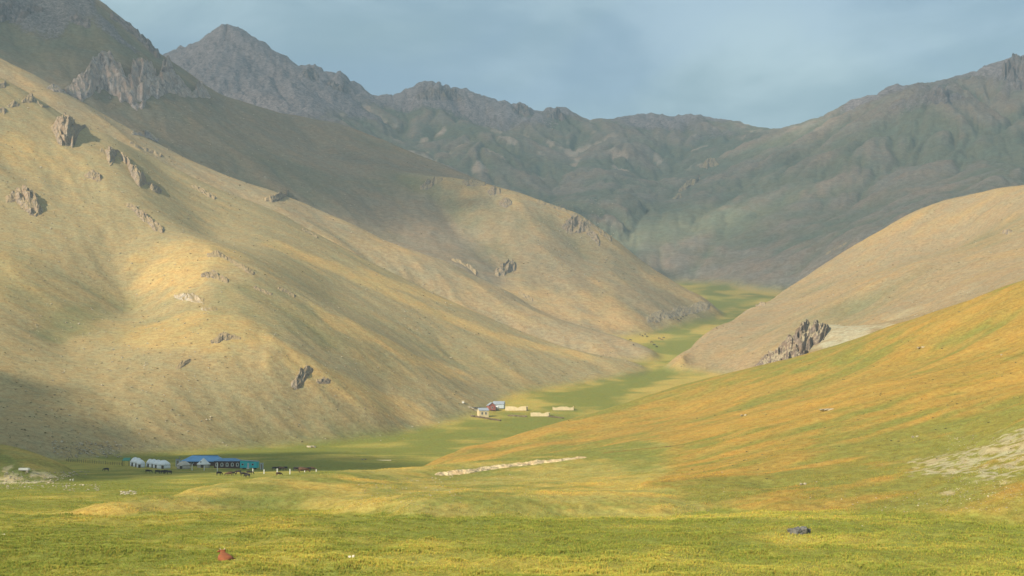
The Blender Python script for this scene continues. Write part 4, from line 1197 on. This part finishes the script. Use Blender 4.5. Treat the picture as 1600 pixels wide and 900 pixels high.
    MB().add(v + [(a_, b_, c_ + .15) for a_, b_, c_ in v], [(0, 3, 2, 1), (4, 5, 6, 7), (0, 1, 5, 4), (1, 2, 6, 5), (2, 3, 7, 6), (3, 0, 4, 7)]).build('roof', M_SLATE, t)
    for x in (-w * .6, w * .6):
        for y in (-1.0, 1.0):
            MB().lathe([(.42, -.12), (.42, .12)], 16).build('wheel', M_RUBBER, t)
            o = t.children[-1]; o.rotation_euler = (math.pi / 2, 0, 0); o.location = (x, y, .42)
    dr = MB().box(-.55, .15, -1.25, -1.205, .6, 2.4).build('door', M_PALEB, t)
    MB().box(-.6, .2, -1.9, -1.26, .15, .55).build('step', M_WHITE, t)
    for x in (-w * .7, w * .45):
        wd = MB().box(x - .45, x + .45, -1.245, -1.205, 1.5, 2.2).build('window', M_PALEB, t)
        MB().box(x - .36, x + .36, -1.265, -1.247, 1.58, 2.12).build('pane', M_GLASS, wd)
    # little cabins
    def cabin(px, base, wpx, hpx, mat, label, roofm):
        p = at(px, base, 420); sc = p.y / F
        t = root('cabin', (p.x, p.y, p.z), 0, label, 'cabin')
        w, h = wpx * sc / 2, hpx * sc
        MB().box(-w, w, -w, w, 0, h * .92).build('wall', mat, t)
        MB().add([(-w * 1.15, -w * 1.2, h * .925), (w * 1.15, -w * 1.2, h * .925), (w * 1.15, w * 1.2, h * .925), (-w * 1.15, w * 1.2, h * .925), (-w * 1.15, -w * 1.2, h), (w * 1.15, -w * 1.2, h), (w * 1.15, w * 1.2, h * .96), (-w * 1.15, w * 1.2, h * .96)],
                 [(0, 3, 2, 1), (4, 5, 6, 7), (0, 1, 5, 4), (1, 2, 6, 5), (2, 3, 7, 6), (3, 0, 4, 7)]).build('roof', roofm, t)
        MB().box(-w * .6, w * .6, -w - .05, -w - .003, .05, h * .8).build('door', M_WOOD, t)
        return t
    cabin(409, 733.5, 4.4, 10.5, M_PALEB, 'narrow white cabin at the right end of the turquoise trailer', M_SLATE)
    t = cabin(278, 729, 6, 12, M_PALEB, 'pale blue cabin with a stovepipe behind the grey yurt', M_SLATE)
    MB().bar((.5, 0, 2.5), (.5, 0, 4.0), .09).build('stovepipe', M_SLATE, t)
    # green roofed shelter
    p = at(197.5, 728, 420); sc = p.y / F
    t = root('shelter', (p.x, p.y, p.z), 0, 'open shelter with a green sheet roof left of the yurts', 'shelter')
    w, h = 5.6 * sc, 8.2 * sc
    MB().add([(-w, -1.4, h), (w, -1.4, h), (w, 1.4, h + .9), (-w, 1.4, h + .9), (-w, -1.4, h + .12), (w, -1.4, h + .12), (w, 1.4, h + 1.1), (-w, 1.4, h + 1.1)],
             [(0, 3, 2, 1), (4, 5, 6, 7), (0, 1, 5, 4), (1, 2, 6, 5), (2, 3, 7, 6), (3, 0, 4, 7)]).build('roof', M_GREENR, t)
    for x in (-w * .9, w * .9):
        MB().box(x - .08, x + .08, -1.25, -1.09, 0, h).build('post', M_DARKW, t)
        MB().box(x - .08, x + .08, 1.09, 1.25, 0, h + .8).build('post', M_DARKW, t)
    # animal pen of dark stakes
    p = at(125, 722, 420)
    t = root('animal_pen', (p.x, p.y, p.z), 0, 'pen of dark wooden stakes left of the green shelter', 'fence')
    q0, q1 = at(104, 721, 420), at(190, 727, 420)
    n = 26
    for k in range(n):
        q = q0.lerp(q1, k / (n - 1)); z = ground(q.x, q.y)
        MB().bar((q.x - p.x, q.y - p.y, z - p.z - .2), (q.x - p.x + rng.uniform(-.1, .1), q.y - p.y, z - p.z + rng.uniform(1.0, 1.7)), .08, 5).build('stake', M_DARKW, t)
    for hh in (.5, 1.0):
        for k in range(6):
            a_, b_ = q0.lerp(q1, k / 6), q0.lerp(q1, (k + 1) / 6)
            MB().bar((a_.x - p.x, a_.y - p.y, ground(a_.x, a_.y) - p.z + hh), (b_.x - p.x, b_.y - p.y, ground(b_.x, b_.y) - p.z + hh), .045, 4).build('rail', M_DARKW, t)
    # barn behind the rise
    p = at(592, 731, 420, D=640); sc = p.y / F
    t = root('barn', (p.x, p.y, p.z), 0.08, 'low barn with a pale grey roof peeping over the grassy rise', 'building')
    base = p.z; w, d = 19 * sc, 3.0
    ztop = ray(592, 727)[1] * p.y - base
    MB().box(-w, w, -d, d, 0, ztop - .9).build('wall', M_CREAM, t)
    MB().add([(-w - .3, -d - .3, ztop - .9), (w + .3, -d - .3, ztop - .9), (w + .3, d + .3, ztop - .9), (-w - .3, d + .3, ztop - .9), (-w - .3, 0, ztop), (w + .3, 0, ztop)],
             [(0, 1, 5, 4), (2, 3, 4, 5), (1, 2, 5), (3, 0, 4), (3, 2, 1, 0)]).build('roof', M_SLATE, t)
    p = at(568, 733, 420, D=640)
    R_ = Rocks()
    zt = ray(568, 731.5)[1] * 640
    for k in range(6): R_.put((p.x + (k - 2.5) * .35, p.y, p.z + (zt - p.z) * .4), (1.0, 1.2, (zt - p.z) * rng.uniform(.9, 1.3)))
    R_.build('dung_heap', M_BASALT, 'dark heap left of the low barn behind the rise', 'heap')
    # white fence posts
    posts = [(300, 735, 10, 'white post in front of the grey yurt right side'), (319, 735.5, 8, 'white post in front of the pavilion tent'), (339.5, 736.5, 14, 'tallest white post before the dark lodge'),
             (395, 738.5, 6.5, 'white post below the turquoise trailer'), (412.5, 740.3, 7, 'white post below the narrow white cabin'), (433, 741, 9, 'first white post of the row right of the cabin'),
             (453, 741.5, 9, 'second white post of the row right of the cabin'), (476, 741, 9, 'third white post of the row right of the cabin'), (494, 740, 7, 'last white post of the row right of the cabin')]
    for px, by, h, lb in posts:
        p = at(px, by, 420); sc = p.y / F
        o = MB().box(-.13, .13, -.13, .13, -.2, h * sc * .93).add([(-.16, -.16, h * sc * .93), (.16, -.16, h * sc * .93), (.16, .16, h * sc * .93), (-.16, .16, h * sc * .93), (0, 0, h * sc)], [(3, 2, 1, 0), (0, 1, 4), (1, 2, 4), (2, 3, 4), (3, 0, 4)]).build('fence_post', M_WHITE)
        o.location = p
        tag(o, lb, 'post', 'white posts before the camp')
    # concrete slab on two stones at the left edge, and the grey track
    p = at(38, 736.5, 250); sc = p.y / F
    t = root('concrete_slab', (p.x, p.y, p.z), -0.12, 'white concrete slab resting on blocks above the stone heap', 'slab')
    MB().box(-8 * sc, 8 * sc, -.6, .6, .35, .35 + 3.4 * sc).build('slab', M_WHITE, t)
    for x in (-5 * sc, 5 * sc): MB().box(x - .3, x + .3, -.4, .4, -.4, .35).build('block', M_GRAVEL, t)
build_camp()

# ------------------------------------------------------------------ the farm up the valley
def house(px, base, wpx, wall_px, ridge_px, label, wall, roofm, depth=5.0, rz=0.0, gable_front=False, dmin=500, windows=(), D=None, name='house'):
    p = at(px, base, dmin, D); sc = p.y / F
    t = root(name, (p.x, p.y, p.z - .15), rz, label, 'house')
    w, d, hw, hr = wpx * sc / 2, depth / 2, wall_px * sc + .15, ridge_px * sc + .15
    if gable_front:
        b_ = [(-w, -d, 0), (w, -d, 0), (w, d, 0), (-w, d, 0), (-w, -d, hw), (w, -d, hw), (w, d, hw), (-w, d, hw), (0, -d, hr), (0, d, hr)]
        MB().add(b_, [(0, 1, 5, 8, 4), (1, 2, 6, 5), (2, 3, 7, 9, 6), (3, 0, 4, 7), (3, 2, 1, 0)]).build('wall', wall, t)
        e = .3
        rv = [(-w - e, -d - e, hw - .1), (0, -d - e, hr + .12), (w + e, -d - e, hw - .1), (-w - e, d + e, hw - .1), (0, d + e, hr + .12), (w + e, d + e, hw - .1)]
        rv += [(x, y, z + .14) for x, y, z in rv]
        MB().add(rv, [(6, 7, 10, 9), (7, 8, 11, 10), (0, 3, 4, 1), (1, 4, 5, 2), (0, 1, 7, 6), (1, 2, 8, 7), (3, 9, 10, 4), (4, 10, 11, 5), (0, 6, 9, 3), (2, 5, 11, 8)]).build('roof', roofm, t)
    else:
        b_ = [(-w, -d, 0), (w, -d, 0), (w, d, 0), (-w, d, 0), (-w, -d, hw), (w, -d, hw), (w, d, hw), (-w, d, hw), (-w, 0, hr), (w, 0, hr)]
        MB().add(b_, [(0, 1, 5, 4), (1, 2, 6, 9, 5), (2, 3, 7, 6), (3, 0, 4, 8, 7), (3, 2, 1, 0)]).build('wall', wall, t)
        e = .3
        rv = [(-w - e, -d - e, hw - .1), (w + e, -d - e, hw - .1), (w + e, 0, hr + .12), (-w - e, 0, hr + .12), (w + e, d + e, hw - .1), (-w - e, d + e, hw - .1)]
        rv += [(x, y, z + .14) for x, y, z in rv]
        MB().add(rv, [(6, 7, 8, 9), (9, 8, 10, 11), (0, 3, 2, 1), (3, 5, 4, 2), (0, 1, 7, 6), (1, 2, 8, 7), (2, 4, 10, 8), (4, 5, 11, 10), (5, 3, 9, 11), (3, 0, 6, 9)]).build('roof', roofm, t)
    for x, z, ww, hh in windows:
        wd = MB().box((x - ww / 2) * sc, (x + ww / 2) * sc, -d - .08, -d - .004, z * sc, (z + hh) * sc).build('window', M_WHITE, t)
        MB().box((x - ww / 2) * sc + .12, (x + ww / 2) * sc - .12, -d - .1, -d - .082, z * sc + .12, (z + hh) * sc - .12).build('pane', M_GLASS, wd)
    return t
def ruin(px, base, wpx, hpx, label, depth=5.0, rz=0.0, dmin=500, mat=M_CREAM):
    """roofless walls with broken tops"""
    p = at(px, base, dmin); sc = p.y / F
    t = root('ruined_barn', (p.x, p.y, p.z - .2), rz, label, 'ruin', 'roofless barns of the farm')
    w, d, h = wpx * sc / 2, depth / 2, hpx * sc + .2
    def wall_(x0, y0, x1, y1, hs):
        L_ = math.hypot(x1 - x0, y1 - y0); ux, uy = (x1 - x0) / L_, (y1 - y0) / L_
        nx_, ny_ = -uy * .2, ux * .2
        n = 14
        vv, ff = [], []
        for k in range(n + 1):
            f_ = k / n
            hh = hs * (1.0 - (0.28 * max(0, math.sin(f_ * 9 + px)) if 0 < k < n else 0)) * (1 + rng.uniform(-.05, .05))
            x, y = x0 + (x1 - x0) * f_, y0 + (y1 - y0) * f_
            vv += [(x + nx_, y + ny_, 0), (x - nx_, y - ny_, 0), (x - nx_, y - ny_, hh), (x + nx_, y + ny_, hh)]
        for k in range(n):
            b_ = 4 * k
            for i in range(4): ff.append((b_ + i, b_ + (i + 1) % 4, b_ + 4 + (i + 1) % 4, b_ + 4 + i))
        ff += [(3, 2, 1, 0), (4 * n, 4 * n + 1, 4 * n + 2, 4 * n + 3)]
        MB().add(vv, ff).build('wall', mat, t)
    wall_(-w, -d, w, -d, h); wall_(-w, d, w, d, h * .95)
    wall_(-w, -d + .25, -w, d - .25, h * .9); wall_(w, -d + .25, w, d - .25, h * 1.05)
    return t
def build_farm():
    house(754.5, 651.5, 15, 10, 13.5, 'small cream house with two dark windows at the farm', M_CREAM, M_SLATE, 6.5, 0.25, windows=((-3, 4, 2.6, 4.2), (3, 4, 2.6, 4.2)))
    house(767.5, 640.5, 11, 7, 11, 'red gabled house behind the cream farm house', M_RED, M_SLATE, 6, 0.25, gable_front=True, windows=((0, 2.5, 2, 3),))
    house(779.5, 637.5, 17, 6, 10, 'grey roofed farm house right of the red house', M_PALEB, M_SLATE, 7, -0.1, windows=((-3, 2, 2, 2.4),))
    ruin(807, 641, 33, 6.0, 'long roofless cream barn right of the farm houses', 5.5, -0.16)
    ruin(844, 650, 28, 5.6, 'roofless cream barn nearest the golden hill', 5.5, -0.10)
    ruin(880, 640.5, 32, 5.2, 'roofless cream barn farthest from the farm houses', 6.0, -0.02)
    # white tank, round silo, low walls
    p = at(777, 640.5, 500); sc = p.y / F
    t = root('water_tank', (p.x, p.y, p.z), 0, 'round white tank beside the red house', 'tank')
    MB().lathe([(3.0 * sc, 0), (3.0 * sc, 4.6 * sc), (2.0 * sc, 5.8 * sc), (.4, 6.2 * sc)], 18).build('shell', M_WHITE, t, True)
    MB().lathe([(.45, 6.15 * sc), (.45, 6.6 * sc)], 10).build('hatch', M_SLATE, t)
    p = at(723.5, 630, 500); sc = p.y / F
    t = root('hut', (p.x, p.y, p.z), 0, 'tiny white hut alone on the slope left of the farm', 'hut')
    MB().box(-1.7 * sc, 1.7 * sc, -.8, .8, 0, 2.8 * sc).build('wall', M_WHITE, t)
    MB().add([(-2 * sc, -1, 2.8 * sc), (2 * sc, -1, 2.8 * sc), (2 * sc, 1, 2.8 * sc), (-2 * sc, 1, 2.8 * sc), (-2 * sc, 0, 3.8 * sc), (2 * sc, 0, 3.8 * sc)], [(0, 1, 5, 4), (2, 3, 4, 5), (1, 2, 5), (3, 0, 4), (3, 2, 1, 0)]).build('roof', M_CREAM, t)
    def low_wall(a_, b_, hpx, label, mat, name='field_wall', n=22, thick=.5):
        R_ = Rocks()
        for k in range(n):
            f_ = k / (n - 1)
            p = at(a_[0] + (b_[0] - a_[0]) * f_, a_[1] + (b_[1] - a_[1]) * f_, 500); sc = p.y / F
            L_ = abs(b_[0] - a_[0]) / n * sc * 1.9
            R_.put((p.x, p.y, p.z + hpx * sc * .4), (L_, thick * 2, hpx * sc * rng.uniform(.9, 1.2)), rotm(0, rng.uniform(-.08, .08), rng.uniform(-.1, .1)))
        R_.build(name, mat, label, 'wall')
    low_wall((737, 651), (782, 658), 3.0, 'low brown mud wall in front of the cream farm house', M_MUD)
    low_wall((732, 637), (746, 643), 3.0, 'broken grey wall left of the cream farm house', M_GRAVEL, n=12)
    low_wall((858, 651.5), (880, 654), 2.2, 'low brown wall right of the nearest roofless barn', M_MUD, n=12)
    low_wall((794, 650), (822, 651.5), 2.4, 'low brown strip for the dark trench below the long roofless barn', M_MUD, n=14)  # raised mud blocks stand in for a dark trench
    low_wall((738, 637.5), (762, 638.5), 2.0, 'dark broken wall behind the cream farm house', M_BASALT, n=12)
build_farm()

# ------------------------------------------------------------------ animals
def skin_mesh(name, joints, edges, mat, sub=2):
    """one continuous body grown round a skeleton; joints = {name: (x, y, z, radius[, radius2])}"""
    keys = list(joints)
    me = bpy.data.meshes.new(name)
    me.from_pydata([joints[k][:3] for k in keys], [(keys.index(a), keys.index(b)) for a, b in edges], [])
    o = bpy.data.objects.new(name + '_skeleton', me)
    scene.collection.objects.link(o)
    o.modifiers.new('skin', 'SKIN').use_smooth_shade = True
    for k, key in enumerate(keys):
        j = joints[key]
        me.skin_vertices[0].data[k].radius = (j[3], j[4] if len(j) > 4 else j[3])
        me.skin_vertices[0].data[k].use_root = (k == 0)
    sb = o.modifiers.new('sub', 'SUBSURF'); sb.levels = sub; sb.render_levels = sub
    dg = bpy.context.evaluated_depsgraph_get()
    ev = o.evaluated_get(dg)
    out = bpy.data.meshes.new_from_object(ev)
    out.name = name
    bpy.data.objects.remove(o); bpy.data.meshes.remove(me)
    out.polygons.foreach_set('use_smooth', np.ones(len(out.polygons), bool))
    out.materials.clear(); out.materials.append(mat)
    return out
def grazing_body(name, mat, horse=False):
    k = 1.15 if horse else 1.0
    neck = (1.05, 0, 1.05) if not horse else (1.15, 0, 1.15)
    J = {'hip': (-0.62 * k, 0, 1.12 * k, .30, .34), 'belly': (0.0, 0, 1.02 * k, .33, .38), 'chest': (0.58 * k, 0, 1.05 * k, .28, .36), 'rump': (-0.86 * k, 0, 1.10 * k, .18, .22),
         'neck': (neck[0], 0, neck[2] - .12, .15, .20), 'poll': (1.32 * k, 0, .62 * k, .12, .15), 'muzzle': (1.50 * k, 0, .22 * k, .08, .09)}
    E = [('hip', 'belly'), ('belly', 'chest'), ('hip', 'rump'), ('chest', 'neck'), ('neck', 'poll'), ('poll', 'muzzle')]
    for s in (-1, 1):
        n = 'l' if s > 0 else 'r'
        J['st' + n] = (-.66 * k, .20 * s, .78 * k, .14, .15); J['ho' + n] = (-.80 * k, .20 * s, .42 * k, .06, .07); J['hf' + n] = (-.72 * k, .20 * s, .03, .055, .06)
        J['el' + n] = (.56 * k, .18 * s, .74 * k, .11, .12); J['kn' + n] = (.58 * k, .18 * s, .40 * k, .06, .065); J['ff' + n] = (.56 * k, .18 * s, .03, .055, .06)
        E += [('hip', 'st' + n), ('st' + n, 'ho' + n), ('ho' + n, 'hf' + n), ('chest', 'el' + n), ('el' + n, 'kn' + n), ('kn' + n, 'ff' + n)]
        J['ea' + n] = (1.27 * k, .20 * s, .76 * k, .035)
        E += [('poll', 'ea' + n)]
    J['t1'] = (-.98 * k, 0, .9 * k, .05 if not horse else .07); J['t2'] = (-1.0 * k, 0, .45 * k, .045 if not horse else .09)
    E += [('rump', 't1'), ('t1', 't2')]
    return skin_mesh(name, J, E, mat)
def lying_cow_body(name, mat):
    J = {'hip': (-0.62, 0.0, .46, .48, .38), 'belly': (0.0, 0, .46, .52, .42), 'chest': (.58, 0, .52, .40, .38), 'rump': (-.92, 0, .38, .34, .26),
         'neck': (.84, .04, .84, .17, .20), 'poll': (.94, .08, 1.08, .13, .14), 'brow': (.98, .22, 1.08, .11, .12), 'muzzle': (1.02, .46, .96, .08, .08)}
    E = [('hip', 'belly'), ('belly', 'chest'), ('hip', 'rump'), ('chest', 'neck'), ('neck', 'poll'), ('poll', 'brow'), ('brow', 'muzzle')]
    J.update({'fk': (.95, -.34, .26, .12), 'ff': (.62, -.52, .10, .08), 'fl': (.42, -.56, .09, .07), 'gk': (1.0, .30, .24, .12), 'gf': (.68, .45, .10, .08)})
    E += [('chest', 'fk'), ('fk', 'ff'), ('ff', 'fl'), ('chest', 'gk'), ('gk', 'gf')]
    J.update({'st': (-.45, -.46, .32, .22, .24), 'hk': (-.05, -.68, .16, .11), 'hf': (-.42, -.80, .08, .07), 'hh': (-.62, -.84, .07, .06)})
    E += [('hip', 'st'), ('st', 'hk'), ('hk', 'hf'), ('hf', 'hh')]
    J.update({'el': (.86, .33, 1.19, .045), 'er': (.90, -.18, 1.18, .045), 't1': (-1.18, .05, .30, .05), 't2': (-1.22, -.25, .08, .05)})
    E += [('poll', 'el'), ('poll', 'er'), ('rump', 't1'), ('t1', 't2')]
    return skin_mesh(name, J, E, mat)
def build_animals():
    # the red cow lying in the near meadow, its back to the camera, head up
    p = hit(351, 877)
    t = root('cow', (p.x, p.y, p.z - .12), R(108), 'red brown cow lying in the near meadow with its head up', 'cow')
    link(bpy.data.objects.new('body', lying_cow_body('lying_cow', M_HIDE_R)), t)
    for s in (-1, 1):
        MB().bar((.96, .08 + .09 * s, 1.18), (.98, .08 + .20 * s, 1.34), .03, 6).build('horn', M_HORN, t)
    t.scale = (0.95, 1.12, 0.82)
    cow, horse = grazing_body('grazing_cow', M_HIDE_B), grazing_body('grazing_horse', M_HIDE_B, True)
    brown, hbrown = cow.copy(), horse.copy()
    for m_ in (brown, hbrown): m_.materials.clear(); m_.materials.append(M_HIDE_M)
    def beast(mesh, px, py, rz, label, cat, group, dmin=300, s=1.0):
        p = hit(px, py, dmin)
        o = link(bpy.data.objects.new(cat, mesh))
        o.location = (p.x, p.y, p.z - .02); o.rotation_euler = (0, 0, rz); o.scale = (s, s, s)
        return tag(o, label, cat, group)
    g = 'cattle grazing before the camp'
    for px, py, rz, m_, lb in ((231.5, 739.5, 0.2, cow, 'dark cow grazing below the left yurt cluster'), (166, 736.5, 3.0, cow, 'lone dark cow left of all the yurts'), (246.5, 740.2, 0.1, cow, 'dark cow at the left of the group under the broad yurt'),
                               (253.8, 740.4, 2.8, cow, 'dark cow second in the group under the broad yurt'), (259, 740.0, 0.4, cow, 'dark cow third in the group under the broad yurt'), (264, 741.0, 3.1, cow, 'dark cow at the right of the group under the broad yurt'),
                               (342, 743, 0.9, cow, 'dark cow beside the tallest white post'), (358, 744, 3.3, brown, 'brown cow touching the dark cow below the lodge'), (361.5, 743, 0.2, cow, 'dark cow with a brown one close on its left'),
                               (372, 740.8, 2.9, cow, 'dark cow below the right end of the lodge'), (380.5, 744.2, 0.3, cow, 'dark cow left of the one lowest below the trailer'), (386.5, 746.2, 2.6, cow, 'lowest dark cow below the turquoise trailer'),
                               (389.8, 741.8, 0.2, cow, 'dark cow closest under the turquoise trailer'), (435.5, 744.0, 0.8, brown, 'brown cow below the first post of the row'), (473.5, 745.0, 0.1, brown, 'brown cow lowest near the third post of the row')):
        beast(m_, px, py, rz, lb, 'cow', g)
    g = 'horses tethered right of the cabin'
    for k, (px, py, lb) in enumerate(((430, 735.5, 'dark horse nearest the narrow white cabin'), (435.5, 735.2, 'dark horse second from the narrow white cabin'), (440, 735.6, 'dark horse third from the narrow white cabin'), (444.5, 735.2, 'dark horse at the right end of the group by the cabin'),
                              (463, 736.2, 'dark horse at the left end of the farther horse group'), (468, 736.0, 'dark horse second in the farther horse group'), (475, 736.4, 'dark horse third in the farther horse group'), (481, 736.6, 'dark horse fourth in the farther horse group'), (486.5, 736.2, 'dark horse at the right end of the farther horse group'))):
        beast((horse, hbrown)[k % 3 == 2], px, py, (0.2, 2.9, -0.3, 3.4)[k % 4], lb, 'horse', g)
    g = 'horses grazing far up the valley'
    herds = (('tiny dark horse of the herd below the grey bluff far up the valley', [(1052, 500), (1057, 498.5), (1060, 501), (1064, 499), (1067, 496), (1062, 503), (1072, 494), (1046, 497)]),
             ('tiny dark horse of the herd at the left edge of the far green valley', [(1000, 524), (1004, 526), (1008, 523.5), (1011, 527), (985, 533), (990, 540)]),
             ('tiny dark horse of the herd in the middle of the far green valley', [(1030, 530), (1034, 532), (1037, 529), (1022, 540), (1026, 543), (1018, 536)]))
    for lb, spots in herds:
        for k, (px, py) in enumerate(spots):
            beast((horse, hbrown)[k % 4 == 1], px, py, rng.uniform(0, 6.28), lb, 'horse', g, dmin=1200, s=1.25)
build_animals()

# ------------------------------------------------------------------ grass tussocks of the near meadow
def build_grass():
    bl = []
    fc = []
    rr = random.Random(5)
    for k in range(11):
        a = rr.uniform(0, 6.28); lean = rr.uniform(.15, .75); h = rr.uniform(.55, 1.0); w = .06
        bx, by = .16 * math.cos(a) * rr.random(), .16 * math.sin(a) * rr.random()
        px_, py_ = -math.sin(a) * w, math.cos(a) * w
        n = len(bl)
        mx, my = bx + math.cos(a) * lean * .35, by + math.sin(a) * lean * .35
        bl += [(bx - px_, by - py_, -.1), (bx + px_, by + py_, -.1), (mx + px_ * .7, my + py_ * .7, h * .6), (mx - px_ * .7, my - py_ * .7, h * .6), (bx + math.cos(a) * lean, by + math.sin(a) * lean, h)]
        fc += [(n, n + 1, n + 2, n + 3), (n + 3, n + 2, n + 4)]
    tm = bpy.data.meshes.new('tuft'); tm.from_pydata(bl, [], fc); tm.update()
    m, nt, b = nodes_of('grass_blades')
    at_ = nt.nodes.new('ShaderNodeAttribute'); at_.attribute_type = 'INSTANCER'; at_.attribute_name = 'tint'
    nt.links.new(at_.outputs['Color'], b.inputs['Base Color'])
    b.inputs['Roughness'].default_value = 0.7; b.inputs['Specular IOR Level'].default_value = 0.15
    tm.materials.append(m)
    src = bpy.data.objects.new('tuft', tm)
    # where tussocks stand: thick near the camera, thinning out
    N = 420000
    r_ = np.random.default_rng(3)
    d = 98 * (420 / 98) ** (r_.random(N) ** 1.25)
    a = r_.uniform(-0.40, 0.40, N)
    fi = np.interp(np.log(d), VROW, np.arange(len(VROW))); fj = np.interp(a, ACOL, np.arange(len(ACOL)))
    i0, j0 = fi.astype(int), fj.astype(int); u, w = fi - i0, fj - j0
    z = (Z[i0, j0] * (1 - w) + Z[i0, j0 + 1] * w) * (1 - u) + (Z[i0 + 1, j0] * (1 - w) + Z[i0 + 1, j0 + 1] * w) * u
    x, y = a * d, d
    lab = LAB[i0, j0]
    clump = fbm(x / 1.6, y / 2.2, 3, 62) + 0.5 * fbm(x / 6, y / 6, 2, 64)
    keep = np.isin(lab, (MEAD, RISE, GOLD)) & (r_.random(N) < 0.35 + 0.9 * np.clip(clump + .2, 0, 1)) & (sstep(0.3, 0.75, pale[i0, j0]) < 0.4)
    size = (0.08 + 0.17 * np.clip(clump + .25, 0, 1) + 0.08 * r_.random(N)) * (1 - 0.3 * (lab != MEAD))
    tint = COVER[i0, j0] * (1.18 + 0.8 * r_.random(N))[:, None] * np.where((r_.random(N) < 0.3)[:, None], np.array([[1.2, 1.04, .95]]), np.array([[.90, 1.02, .85]]))
    P = np.stack([x, y, z], -1)[keep]
    me = bpy.data.meshes.new('grass')
    me.vertices.add(len(P)); me.vertices.foreach_set('co', P.astype(np.float32).ravel())
    at1 = me.attributes.new('size', 'FLOAT', 'POINT'); at1.data.foreach_set('value', size[keep].astype(np.float32))
    at2 = me.attributes.new('tint', 'FLOAT_COLOR', 'POINT'); at2.data.foreach_set('color', np.concatenate([tint[keep], np.ones((keep.sum(), 1))], 1).astype(np.float32).ravel())
    o = link(bpy.data.objects.new('grass', me))
    tag(o, 'green and yellow grass tussocks of the near meadow', kind='stuff')
    ng = bpy.data.node_groups.new('grass_scatter', 'GeometryNodeTree')
    ng.interface.new_socket('Geometry', in_out='INPUT', socket_type='NodeSocketGeometry')
    ng.interface.new_socket('Geometry', in_out='OUTPUT', socket_type='NodeSocketGeometry')
    gi, go = ng.nodes.new('NodeGroupInput'), ng.nodes.new('NodeGroupOutput')
    ip = ng.nodes.new('GeometryNodeInstanceOnPoints')
    oi = ng.nodes.new('GeometryNodeObjectInfo'); oi.inputs['Object'].default_value = src
    na = ng.nodes.new('GeometryNodeInputNamedAttribute'); na.data_type = 'FLOAT'; na.inputs['Name'].default_value = 'size'
    rv = ng.nodes.new('FunctionNodeRandomValue'); rv.data_type = 'FLOAT_VECTOR'
    rv.inputs[0].default_value = (-.15, -.15, 0); rv.inputs[1].default_value = (.15, .15, 6.28)
    ng.links.new(gi.outputs[0], ip.inputs['Points'])
    ng.links.new(oi.outputs['Geometry'], ip.inputs['Instance'])
    ng.links.new(rv.outputs[0], ip.inputs['Rotation'])
    ng.links.new([s_ for s_ in na.outputs if s_.enabled][0], ip.inputs['Scale'])
    ng.links.new(ip.outputs['Instances'], go.inputs[0])
    o.modifiers.new('scatter', 'NODES').node_group = ng
build_grass()
